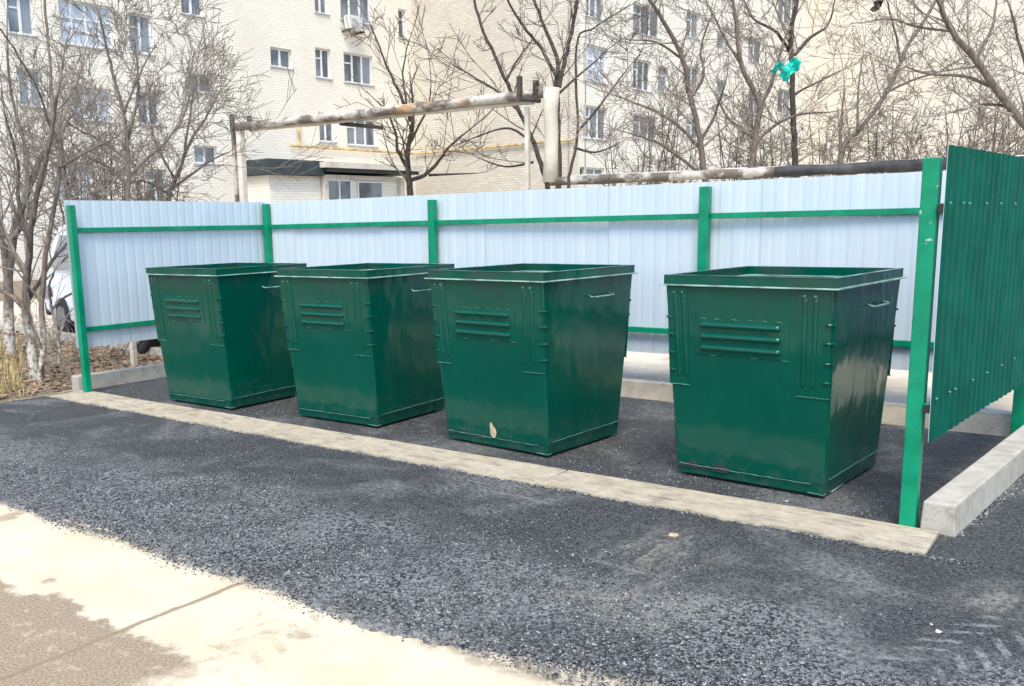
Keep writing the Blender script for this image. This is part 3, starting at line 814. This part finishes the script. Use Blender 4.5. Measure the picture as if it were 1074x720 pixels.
# porch with dark fascia
u0, u1 = w1.uz(258, 185)[0], w1.uz(396, 190)[0]; um = w1.uz(309, 185)[0]
po = empty('porch', Vector(w1.pt((u0+u1)/2, 0, 1))-Vector(BO), 0, bld); PO = tuple(Vector(w1.pt((u0+u1)/2, 0, 1)))
m = MB(); w1.boxp(m, u0, u1-.0, -.05, 3.15, .02, 1.6); w1.boxp(m, um+.1, u1, 3.15, 3.95, .02, 1.6); w1.boxp(m, u0, um+.1, 3.15, 3.9, .02, 1.55); m.build('porch_wall', M['brick1'], po, off=PO)
m = MB(); w1.boxp(m, u0-.25, um+.1, 3.92, 4.55, .03, 1.9); w1.boxp(m, um+.11, u1+.8, 4.10, 4.25, .03, 2.1); m.build('fascia', M['darkroof'], po, off=PO)
m = MB(); w1.boxp(m, um-.15, u1+.9, 4.255, 4.50, .03, 2.3); w1.boxp(m, um+.12, um+.35, -.05, 3.95, 1.65, 1.85); w1.boxp(m, u1-.25, u1, -.05, 3.95, 1.65, 1.85); w1.boxp(m, um+.36, u1-.26, 3.78, 3.99, 1.62, 1.7); m.build('porch_trim', M['plaster'], po, off=PO)
def porch_win(x0, y0, x1, y1, k):
    a = w1.uz(x0, 200)[0]; b = w1.uz(x1, 200)[0]; o = 1.62; d = hit((x0+x1)/2, y0, P1+D2*o, D2).z; c = 1.9
    m = MB(); fr = .06
    for q in ((a, a+fr, c, d), (b-fr, b, c, d), (a+fr, b-fr, c, c+fr), (a+fr, b-fr, d-fr, d)): w1.boxp(m, *q, o, o+.06)
    for i in range(1, k): u = a+(b-a)*i/k; w1.boxp(m, u-.04, u+.04, c+fr, d-fr, o, o+.055)
    w1.boxp(m, a+fr, b-fr, c+fr, d-fr, o, o+.02, 1)
    m.build('porch_window', [M['wframe'], M['glass']], po, off=PO)
porch_win(318, 188, 343, 210, 2); porch_win(350, 190, 376, 210, 1)
# air conditioner
a, z = w1.uz(366, 26); m = MB(); c = w1.pt(a, z, .35)
m = MB(); w1.boxp(m, a-.45, a+.45, z-.32, z+.32, .12, .5)
ac = tag(m.build('air_conditioner', M['ac'], bevel=.02), 'beige air conditioner unit on cream wall beside the upper three-part window', 'air conditioner')
m = MB(); m.tube([w1.pt(a-.1, z, .503), w1.pt(a-.1, z, .52)], .22, 20); m.build('fan_grille', M['sill'], ac)
m = MB(); w1.boxp(m, a-.5, a-.4, z-.4, z-.33, .0, .55); w1.boxp(m, a+.4, a+.5, z-.4, z-.33, .0, .55); m.build('bracket', M['rust'], ac)

# ------------------------------------------------------------------ heating pipeline
pl = tag(empty('heating_pipeline', tuple(gnd(553, 250.5)) if False else (0, 0, 0)), 'overhead heating pipeline in torn insulation on pale posts behind the fence', 'pipeline')
def pipe(pts, r, mat, name, n=12, jit=.015):
    q = []
    for a, b in zip(pts, pts[1:]):
        k = max(2, int((b-a).length/.45))
        for i in range(k): q.append(a+(b-a)*i/k)
    q.append(pts[-1])
    m = MB(); m.tube([p+Vector((uni(-jit, jit), uni(-jit, jit), uni(-jit, jit)*.6)) for p in q], [r*uni(.88, 1.1) for _ in q], n)
    return m.build(name, M[mat], pl, smooth=True)
A = at(249, 133.5, 25.8); B_ = at(578, 97.5, 20.6); B2 = at(582, 190, 20.6); E2 = at(1100, 168, 16.2)
pipe([A, A+(B_-A)*.5, B_, ], .115, 'wrap', 'main_pipe')
A2 = at(262, 136.5, 25.9); Bb = at(560, 107, 21.0)
pipe([A2, Bb], .055, 'wrap_w', 'thin_pipe')
pipe([B_+Vector((0,0,.12)), Vector((B_.x, B_.y, B2.z))], .17, 'wrap_r', 'riser', jit=.03)
pipe([Vector((B_.x, B_.y, B2.z)), at(820, 180, 18.3)], .10, 'wrap', 'low_pipe')
pipe([at(812, 180.5, 18.2), E2], .11, 'wrap_d', 'low_pipe')
pipe([at(596, 187, 21.2), at(1100, 164.5, 16.8)], .06, 'wrap_w', 'thin_pipe')
def ppost(x, y, d, w, mat='pale_post'):
    t = at(x, y, d); m = MB(); m.box(t.x-w/2, t.y-w/2, -.05, t.x+w/2, t.y+w/2, t.z); m.build('pipe_post', M[mat], pl, bevel=.01)
ppost(252, 138, 25.8, .17); ppost(243.5, 120, 25.9, .10, 'wrap'); ppost(553, 112, 20.9, .10); 
for x, y0, y1, d in ((244, 121, 137, 25.8), (262, 122, 134, 25.6), (545, 81, 106, 20.9), (562, 85, 99, 20.7)):
    p = at(x, y0, d); q = at(x, y1, d); m = MB(); m.box(q.x-.05, q.y-.05, q.z, q.x+.05, q.y+.05, p.z); m.build('stub', M['rust'], pl)
p = at(357, 130, 24.2); q = at(401, 134, 23.2); m = MB(); m.tube([p, q], .05, 6); m.build('crosspiece', M['rust'], pl)
p = at(545, 104, 20.9); q = at(566, 106, 20.3); m = MB(); m.tube([p, q], .05, 6); m.build('crosspiece', M['rust'], pl)
for x in (700, 880, 1040):
    t = at(x, 186 - (x-600)*.03, 18.5-(x-700)*.005); m = MB(); m.box(t.x-.06, t.y-.06, -.05, t.x+.06, t.y+.06, 2.35); m.build('pipe_post', M['pale_post'], pl)

# ------------------------------------------------------------------ trees
def grow(tw, p, d, L, r, lev, seg=4, trop=.06, wig=.16, dens=1.0, rmin=.0035):
    pts = [p.copy()]; rad = [r]; d = d.normalized()
    for i in range(seg):
        d = (d+Vector((uni(-1,1), uni(-1,1), uni(-1,1)))*wig+Vector((0,0,trop))).normalized()
        p = p+d*L/seg; pts.append(p.copy()); rad.append(max(rmin, r*(1-.72*(i+1)/seg)))
    tw.tube(pts, rad, 3 if r < .012 else 5, cap=False)
    if lev <= 0: return
    nb = max(1, int(round((3 if lev > 1 else 4)*dens*uni(.7, 1.3))))
    for _ in range(nb):
        t = uni(.2, 1.0)*seg; i = min(seg-1, int(t)); q = pts[i]+(pts[i+1]-pts[i])*(t-i)
        ax = d.orthogonal().normalized(); ax.rotate(Matrix.Rotation(uni(0, 2*PI), 3, d))
        a = uni(.4, 1.0); nd = d*math.cos(a)+ax*math.sin(a)
        grow(tw, q, nd, L*uni(.4, .7), max(rmin, r*.5), lev-1, max(2, seg-1), trop, wig, dens, rmin)
def tree(name, label, limbs, d0, lev=2, dens=1.0, spread=1.0, mats=('bark', 'twig'), group=None, tl=1.0, rmin=.0045, every=1.0, trop=.05):
    """limbs: list of (px polyline from base to tip, start width px, end width px[, depth shift at tip])"""
    tr, cr = MB(), MB()
    px = limbs[0][0]; b = at(px[0][0], px[0][1], d0); base = Vector((b.x, b.y, -.05))
    first = True
    for lb in limbs:
        pl_, w0, w1 = lb[:3]; dz = lb[3] if len(lb) > 3 else uni(-1, 1)*spread
        n = len(pl_); P = []
        for i, (x, y) in enumerate(pl_):
            t = i/(n-1); P.append(at(x, y, d0+dz*t*t))
        k0 = d0/FPX
        if first or (len(lb) > 4 and lb[4]):
            P.insert(0, Vector((P[0].x+uni(-.05, .05), P[0].y, -.05))); w0_ = w0*1.15
        # smooth resample
        Q = []; Rr = []
        m_ = len(P)
        for i in range(m_-1):
            p0, p1, p2, p3 = P[max(i-1,0)], P[i], P[i+1], P[min(i+2,m_-1)]
            for j in range(4):
                t = j/4; Q.append(.5*((2*p1)+(-p0+p2)*t+(2*p0-5*p1+4*p2-p3)*t*t+(-p0+3*p1-3*p2+p3)*t**3)+Vector((uni(-1,1),uni(-1,1),0))*.012*k0*60)
                Rr.append((w0+(w1-w0)*(i+t)/(m_-1))*k0/2)
        Q.append(P[-1]); Rr.append(w1*k0/2)
        tr.tube(Q, Rr, 7, cap=False)
        tot = len(Q)
        # continue the tip
        d = (Q[-1]-Q[-2]).normalized()
        grow(cr, Q[-1], d, uni(.8, 1.4)*tl, Rr[-1], lev, dens=dens, rmin=rmin, trop=trop)
        start = 5 if first else 1
        for i in range(start, tot-1):
            if Q[i].z < 1.0 and rnd() < .8: continue
            c = every*dens*(.25+.75*i/tot)
            while c > 0:
                if rnd() < c:
                    dd = (Q[i+1]-Q[i]).normalized(); ax = dd.orthogonal().normalized(); ax.rotate(Matrix.Rotation(uni(0, 2*PI), 3, dd))
                    a = uni(.5, 1.15); nd = dd*math.cos(a)+ax*math.sin(a)
                    grow(cr, Q[i], nd, uni(.7, 1.7)*tl*(1.15-.4*i/tot), max(rmin, Rr[i]*.42), lev, dens=dens, rmin=rmin, trop=trop)
                c -= 1
        first = False
    root = tag(empty(name, base), label, 'tree', group)
    tr.build('trunk', M[mats[0]], root, smooth=True, off=base)
    cr.build('crown', M[mats[1]], root, smooth=True, off=base)
    return root
random.seed(21)
TG = 'bare trees behind the fence'
# left, near, whitewashed
tree('bare_tree', 'forked bare tree with whitewashed trunk just left of the fence, in dry grass',
     [([(37,400),(33,360),(27,326),(28,300),(30,270),(33,235),(42,190),(52,150),(60,100)], 12, 3), ([(27,326),(14,312),(-5,302),(-40,290)], 6, 3),
      ([(28,318),(45,290),(57,270),(70,256),(95,225),(120,190),(140,160)], 4.5, 2, 2.5), ([(29,290),(15,265),(2,240),(-20,200)], 6, 3), ([(31,250),(20,215),(18,170),(5,120)], 5, 2)],
     10.6, lev=2, dens=.8, mats=('bark_w', 'twig'), tl=.75, rmin=.0028)
tree('bare_tree', 'slender dark bare tree with whitewashed foot nearest the left fence post',
     [([(43,392),(46,362),(44,330),(46,285),(51,250),(56,225),(63,178),(62,140),(54,105),(52,60),(47,0),(45,-60)], 7, 2.5), ([(63,176),(42,160),(22,142),(5,110),(-8,90)], 3, 1.5),
      ([(63,176),(90,160),(115,148),(130,138)], 3, 1.5, 2.0), ([(62,150),(50,125),(40,95),(20,60),(0,30)], 3, 1.5), ([(57,120),(80,90),(90,50)], 2.5, 1.2)],
     10.3, lev=2, dens=.6, mats=('bark_w', 'twig'), tl=.6, rmin=.0028)
tree('bare_tree', 'bare tree with whitewashed trunk at the left edge of the photo, behind the dry grass',
     [([(12,385),(9,335),(9,290),(16,240),(30,200),(42,168),(58,140)], 13, 5), ([(9,300),(2,250),(-12,200),(-20,150)], 8, 3), ([(14,250),(28,225),(45,190),(50,160)], 6, 3), ([(30,200),(25,150),(12,100),(8,50)], 5, 2)],
     12.6, lev=2, dens=.9, mats=('bark_w', 'twig'), tl=.85, rmin=.0032)
tree('bare_tree', 'short twiggy bare tree close behind the left fence post, in front of the white van',
     [([(60,395),(62,360),(54,322),(52,300),(60,280),(80,262)], 4, 1.5), ([(54,325),(68,312),(84,304)], 3, 2), ([(60,360),(72,330),(90,310)], 2, 1)],
     11.6, lev=1, dens=.5, mats=('bark_w', 'twig'), tl=.4, rmin=.003)
tree('bare_tree', 'wide bare tree rising above the left fence panel',
     [([(134,215),(135,187),(133,150),(130,120),(120,85),(112,50),(105,20)], 6, 2), ([(135,187),(150,170),(172,150),(190,128),(200,100)], 4, 1.5), ([(133,150),(143,110),(145,75),(140,40)], 4, 1.5), ([(134,170),(110,150),(80,135),(62,120)], 3, 1.5),
      ([(135,195),(112,175),(92,165),(75,150)], 4, 1.5), ([(130,120),(145,80),(165,45)], 3, 1)],
     15.5, lev=3, dens=1.0, tl=1.0, rmin=.0055, every=.9)
tree('bare_tree', 'bare tree with upswept limbs left of the pale pipe post',
     [([(177,215),(182,195),(193,165),(205,140),(218,120),(231,95)], 5, 1.8), ([(185,190),(170,165),(160,140),(158,110)], 3, 1.2), ([(182,197),(205,180),(228,165),(240,160)], 3, 1.2), ([(193,165),(200,120),(205,80)], 3, 1.2), ([(180,205),(150,190),(120,200)], 3, 1.2)],
     17, lev=2, dens=1.1, tl=1.0, rmin=.006)
tree('bare_tree', 'crooked dark bare tree under the overhead pipe, before the wall corner',
     [([(430,208),(428,185),(427,165),(430,145),(433,128)], 8, 4), ([(427,175),(417,158),(415,140),(408,122)], 4, 2), ([(428,190),(445,184),(458,172),(468,158),(485,142)], 5, 2), ([(433,128),(420,100),(408,75),(398,50),(389,28)], 4, 1.2),
      ([(430,150),(440,130),(450,110),(452,90)], 3, 1), ([(450,184),(475,183),(500,182)], 3, 1), ([(430,128),(425,100),(423,70),(430,40)], 3, 1)],
     24, lev=2, dens=.75, mats=('bark_d', 'bark'), tl=1.0, rmin=.008, every=.75)
tree('bare_tree', 'leaning dark bare tree left of the pale riser pipe',
     [([(575,205),(570,180),(560,150),(550,128),(535,95),(522,65),(508,35),(497,0),(490,-30)], 6, 2.5), ([(545,118),(520,95),(495,80),(475,68)], 3, 1), ([(560,150),(535,135),(510,140),(485,150)], 3, 1), ([(530,85),(545,60),(560,40)], 3, 1), ([(560,170),(530,175),(500,165)], 3, 1)],
     22.5, lev=2, dens=.7, mats=('bark_d', 'bark'), tl=1.0, rmin=.0075, every=.75)
tree('bare_tree', 'dark bare tree fanning out above the top of the riser pipe',
     [([(586,205),(585,130),(584,93),(584,60),(571,28),(560,0)], 7, 3), ([(586,92),(593,60),(600,33),(606,0),(610,-20)], 5, 3), ([(583,80),(568,52),(553,33),(540,15),(530,-5)], 4, 2), ([(584,100),(612,75),(640,50)], 3, 1)],
     24, lev=2, dens=.75, mats=('bark_d', 'bark'), tl=1.0, rmin=.0075, every=.7)
tree('bare_tree', 'thin bare tree just right of the riser pipe, leaning over the bay window',
     [([(596,205),(598,180),(606,140),(604,90),(606,40),(622,30),(645,15)], 4, 1.5), ([(606,138),(630,110),(648,85),(660,70)], 3, 1), ([(602,155),(625,160),(650,150)], 3, 1)],
     20, lev=2, dens=.8, mats=('bark_d', 'bark'), tl=.9, rmin=.0065, every=.8)
tree('bare_tree', 'bare tree with curved trunk standing behind the third green post',
     [([(741,200),(739,185),(734,145),(724,103),(716,62),(700,30),(682,0),(670,-20)], 8, 3), ([(737,160),(715,135),(690,118),(665,108),(645,100)], 4, 1.5), ([(724,103),(738,80),(735,50),(745,20)], 4, 1.5), ([(739,185),(712,165),(690,150),(660,140)], 4, 1.5), ([(716,62),(690,45),(660,42)], 3, 1.2), ([(735,150),(750,120),(760,90)], 4, 1.5)],
     19.5, lev=3, dens=.85, mats=('bark', 'twig'), tl=1.0, rmin=.0055)
tree('bare_tree', 'bare tree forking low, with the turquoise bag caught in its branches',
     [([(786,200),(790,165),(794,130),(797,110),(788,90),(777,67),(773,33),(768,0),(760,-25)], 8, 3), ([(797,112),(808,90),(815,70),(822,45),(835,15)], 5, 2), ([(777,67),(760,40),(745,10),(735,-10)], 3, 1.5), ([(792,150),(815,130),(840,120),(870,118)], 4, 1.5), ([(792,145),(765,125),(750,100)], 4, 1.5)],
     19.2, lev=3, dens=.7, mats=('bark', 'twig'), tl=.95, rmin=.0055)
tree('bare_tree', 'straight dark bare tree just right of the turquoise bag',
     [([(836,200),(834,165),(832,120),(831,70),(830,33),(836,0),(840,-30)], 7.5, 4), ([(833,58),(852,38),(868,27),(876,0)], 4, 1.5), ([(831,60),(815,35),(790,20),(780,0)], 4, 1.5), ([(832,100),(850,90),(880,75)], 3, 1)],
     19.8, lev=2, dens=.9, mats=('bark_d', 'twig'), tl=1.0, rmin=.006)
tree('bare_tree', 'bare tree leaning right, between the turquoise bag and the right green post',
     [([(881,195),(882,165),(885,152),(907,130),(930,97),(945,65),(954,45),(977,10),(990,-20)], 6.5, 3), ([(930,97),(955,85),(985,75),(1010,60)], 3, 1.2), ([(882,160),(882,130),(886,95)], 4, 1.5), ([(900,136),(900,100),(905,60)], 3, 1), ([(945,65),(938,30),(930,0)], 3, 1.2)],
     18.2, lev=3, dens=.75, mats=('bark', 'twig'), tl=.9, rmin=.005)
tree('bare_tree', 'large bare tree at the right edge arching left above the corrugated green panel',
     [([(1120,200),(1100,160),(1074,130),(1043,92),(1023,63),(998,33),(984,0),(978,-20)], 11, 4), ([(1074,130),(1080,90),(1070,50),(1060,10)], 5, 2), ([(1023,63),(1040,30),(1045,0)], 4, 2), ([(1043,92),(1010,80),(975,78),(950,70)], 4, 1.5), ([(998,33),(960,28),(935,20),(915,22)], 3, 1.2), ([(1060,112),(1030,110),(1000,118)], 4, 1.5)],
     15.2, lev=3, dens=.8, mats=('bark', 'twig'), tl=.9, rmin=.0048)
# thickets of thin stems behind the fence
def shrub(x, ytop, d, n=9, label='', lev=3, w=45):
    b = at(x, 205, d); base = Vector((b.x, b.y, -.05)); n = int(n*.8); zt = at(x, ytop, d).z; tr, cr = MB(), MB()
    for _ in range(n):
        a = uni(0, 2*PI); sp = uni(.1, 1)*w*d/FPX
        L = zt*uni(.75, 1.1); q = [base+Vector((uni(-.15,.15), uni(-.15,.15), 0))]
        dirv = Vector((math.cos(a)*sp/L, math.sin(a)*sp/L, 1)).normalized(); k = 7; rr_ = []
        for i in range(k): q.append(q[-1]+(dirv+Vector((uni(-1,1), uni(-1,1), 0))*.12).normalized()*L/k)
        r0 = uni(.02, .04); rr_ = [r0*(1-.75*i/k) for i in range(k+1)]
        tr.tube(q, rr_, 5, cap=False)
        for i in range(3, k+1):
            for _ in range(2): 
                dd = Vector((uni(-1,1), uni(-1,1), uni(-.1,1))).normalized(); grow(cr, q[i], dd, uni(.5, 1.1), rr_[i]*.6+.002, lev-1, dens=.7, rmin=.0062)
    root = tag(empty('bare_shrub', base), label, 'shrub', 'bare shrubs behind the fence')
    tr.build('stem', M['bark'], root, smooth=True, off=base); cr.build('crown', M['twig'], root, smooth=True, off=base)
for x, yt, d, lab in ((662, 120, 23.0, 'leafless shrub at the left end of the thicket, right of the riser pipe'), (700, 112, 24.0, 'leafless shrub behind the curved-trunk tree, left of the third green post'), (768, 112, 22.5, 'leafless shrub between the third green post and the tree holding the turquoise bag'),
                      (812, 116, 22.0, 'leafless shrub directly below the turquoise bag'), (862, 108, 21.5, 'leafless shrub behind the foot of the straight dark tree'), (915, 108, 21.0, 'leafless shrub under the right-leaning tree'), (962, 112, 20.5, 'leafless shrub behind the right front green post'),
                      (1010, 108, 20.0, 'leafless shrub behind the near end of the corrugated green panel'), (1058, 104, 19.5, 'leafless shrub at the right edge behind the corrugated green panel')):
    shrub(x, yt, d, 10, lab)
for x, yt, d, lab in ((72, 140, 16, 'leafless shrub behind the left front green post'), (108, 150, 17.5, 'leafless shrub above the left panel, under the wide bare tree'), (155, 165, 18.5, 'low leafless shrub above the middle of the left panel')):
    shrub(x, yt, d, 10, lab)
# saplings between the whitewashed trunks and the fence
m0 = None
for i, (x, y, d, lab) in enumerate(((72, 402, 9.9, 'thin leafless sapling just left of the left front green post'), (108, 396, 11.0, 'thin leafless sapling seen under the left fence panel'))):
    b = gnd(x, y); base = Vector((b.x, b.y, -.03)); cr = MB()
    for _ in range(7): grow(cr, base+Vector((uni(-.15,.15), uni(-.15,.15), 0)), Vector((uni(-.5,.5), uni(-.5,.5), 1)), uni(.4, .8), .006, 2, rmin=.0022)
    o = cr.build('bare_sapling', M['twig'], off=base); o.location = base; tag(o, lab, 'sapling', 'saplings by the left fence')

# turquoise bag, dark rag
def crumple(name, c, w, h, mat, label, cat, n=9):
    m = MB(); r = random.Random(5); g_ = {}
    for i in range(n):
        for j in range(n):
            u, v = i/(n-1)-.5, j/(n-1)-.5
            sh = 1-.5*abs(u)*(1+v)
            p = c+Rt*(u*w*sh+r.uniform(-.03, .03))+Up*(v*h*(1-.9*abs(u))+.25*h*math.sin(u*5)+r.uniform(-.02, .02))+Fw*(.10*math.sin(u*9+v*4)+r.uniform(-.04, .04))
            g_[i, j] = len(m.v); m.v.append(tuple(p))
    for i in range(n-1):
        for j in range(n-1): m.f.append((g_[i,j], g_[i+1,j], g_[i+1,j+1], g_[i,j+1])); m.m.append(0)
    o = m.build(name, mat, off=c, smooth=True); o.location = c
    s = o.modifiers.new('s', 'SOLIDIFY'); s.thickness = .004
    return tag(o, label, cat)
crumple('plastic_bag', at(829, 72, 18.3), .44, .36, M['bag'], 'crumpled turquoise plastic bag caught high in a bare tree', 'bag')
m = MB(); pts = [at(813, 66, 14.6), at(815, 72, 14.7), at(816, 79, 14.6), at(813, 70, 14.5)]
crumple('plastic_bag', at(815, 71, 18.4), .19, .22, M['bag'], 'torn turquoise plastic shred hanging just left of the larger turquoise bag', 'bag', 6)
crumple('rag', at(920, 5, 17.5), .16, .20, M['rust'], 'small dark rag snagged in branches at the top edge, right of the bag', 'rag', 7)

# ------------------------------------------------------------------ white van and marker post on the left
def van():
    root = tag(empty('parked_van', (-3.28, 3.12, 0), math.radians(-11)), 'white van parked behind the left fence panel, seen between the tree trunks', 'van')
    L, W, H = 2.25, .84, 1.78
    prof_ = [(-2.25, .38), (-2.28, .62), (-2.22, .95), (-1.98, 1.45), (-1.72, 1.72), (-1.3, 1.78), (.75, 1.77), (1.0, 1.68), (1.55, 1.10), (2.15, .98), (2.30, .75), (2.30, .34), (1.0, .26), (-1.6, .26)]
    m = MB(); n = len(prof_)
    def wy(z): return W if z < 1.0 else W-(z-1.0)*.20
    vs = [(x, -wy(z), z) for x, z in prof_]+[(x, wy(z), z) for x, z in prof_]
    m.add(vs, [tuple(range(n)), tuple(reversed(range(n, 2*n)))]+[(i, i+n, (i+1) % n+n, (i+1) % n) for i in range(n)])
    m.build('body', M['carwhite'], root, bevel=.05, seg=3)
    for sd in (-1, 1):
        for x0, x1, x2, x3 in ((-1.88, -.95, -1.0, -1.62), (-.85, .05, .05, -.85), (.15, 1.38, .90, .15)):
            z0, z1 = 1.08, 1.58; m = MB(); e = .006
            m.add([(x0, sd*(wy(z0)+e), z0), (x1, sd*(wy(z0)+e), z0), (x2, sd*(wy(z1)+e), z1), (x3, sd*(wy(z1)+e), z1), (x0, sd*(wy(z0)-.02), z0), (x1, sd*(wy(z0)-.02), z0), (x2, sd*(wy(z1)-.02), z1), (x3, sd*(wy(z1)-.02), z1)],
                  [(0,1,2,3),(7,6,5,4),(0,4,5,1),(1,5,6,2),(2,6,7,3),(3,7,4,0)])
            m.build('window', M['glass'], root)
        for x in (-1.45, 1.4):
            m = MB(); m.tube([(x, sd*(W-.16), .31), (x, sd*(W-.14), .31), (x, sd*(W+.01), .31), (x, sd*(W+.03), .31)], [.27, .31, .31, .27], 28)
            wh = m.build('wheel', M['rubber'], root, smooth=False)
            m = MB(); m.tube([(x, sd*(W+.02), .31), (x, sd*(W+.045), .31)], .18, 20); m.build('rim', M['rim'], wh)
        m = MB(); m.box(-2.31, min(sd*.55, sd*.86), .58, -2.02, max(sd*.55, sd*.86), .80); m.build('tail_lamp', M['lamp'], root, bevel=.02)
        m = MB(); m.box(2.20, min(sd*.50, sd*.83), .72, 2.315, max(sd*.50, sd*.83), .90); m.build('headlight', M['lamp'], root, bevel=.02)
        m = MB(); m.box(1.12, min(sd*.84, sd*1.02), 1.05, 1.22, max(sd*.84, sd*1.02), 1.22); m.build('mirror', M['carwhite'], root, bevel=.02)
    m = MB(); m.box(-2.36, -.82, .30, -2.22, .82, .52); m.box(2.24, -.82, .26, 2.38, .82, .50); m.build('bumper', M['rubber'], root, bevel=.03)
    m = MB(); m.add([(-2.02, -W-.012, .62), (-1.86, -W-.012, .62), (-1.94, -W-.012, .78), (-2.02, -W+.01, .62), (-1.86, -W+.01, .62), (-1.94, -W+.01, .78)], [(0,1,2),(5,4,3),(0,3,4,1),(1,4,5,2),(2,5,3,0)]); m.build('badge', M['black'], root)
    m = MB(); m.box(-2.27, -.6, 1.15, -2.255, .6, 1.2); m.build('trim', M['black'], root)
van()
b = gnd(141, 382); m = MB(); m.box(b.x-.032, b.y-.032, -.05, b.x+.032, b.y+.032, 1.0)
tag(m.build('marker_post', M['pale_post'], bevel=.006), 'short pale square post seen under the left fence panel', 'post')

# ------------------------------------------------------------------ light
W_ = bpy.data.worlds.new('World'); S.world = W_; W_.use_nodes = True
nt = W_.node_tree; sk = nt.nodes.new('ShaderNodeTexSky'); sk.sky_type = 'NISHITA'; sk.sun_disc = False
EL, SAZ = math.radians(58), math.radians(150)     # sun azimuth clockwise from +Y
sk.sun_elevation = EL; sk.sun_rotation = SAZ; sk.air_density = 1.0; sk.dust_density = 1.2; sk.ozone_density = 1.0
bg = nt.nodes['Background']; nt.links.new(sk.outputs[0], bg.inputs[0]); bg.inputs[1].default_value = .13
sl = bpy.data.lights.new('sun', 'SUN'); sl.energy = 1.3; sl.angle = math.radians(24); sl.color = (1, .93, .83)
so = bpy.data.objects.new('sun', sl); COL.objects.link(so)
sd_ = Vector((math.sin(SAZ)*math.cos(EL), math.cos(SAZ)*math.cos(EL), math.sin(EL)))
so.rotation_euler = (-sd_).to_track_quat('-Z', 'Y').to_euler()
S.view_settings.view_transform = 'Standard'; S.view_settings.look = 'None'; S.view_settings.exposure = 1.5; S.view_settings.gamma = 1
S.view_settings.use_curve_mapping = False
S.render.engine = 'CYCLES'; S.cycles.max_bounces = 6; S.cycles.use_denoising = True
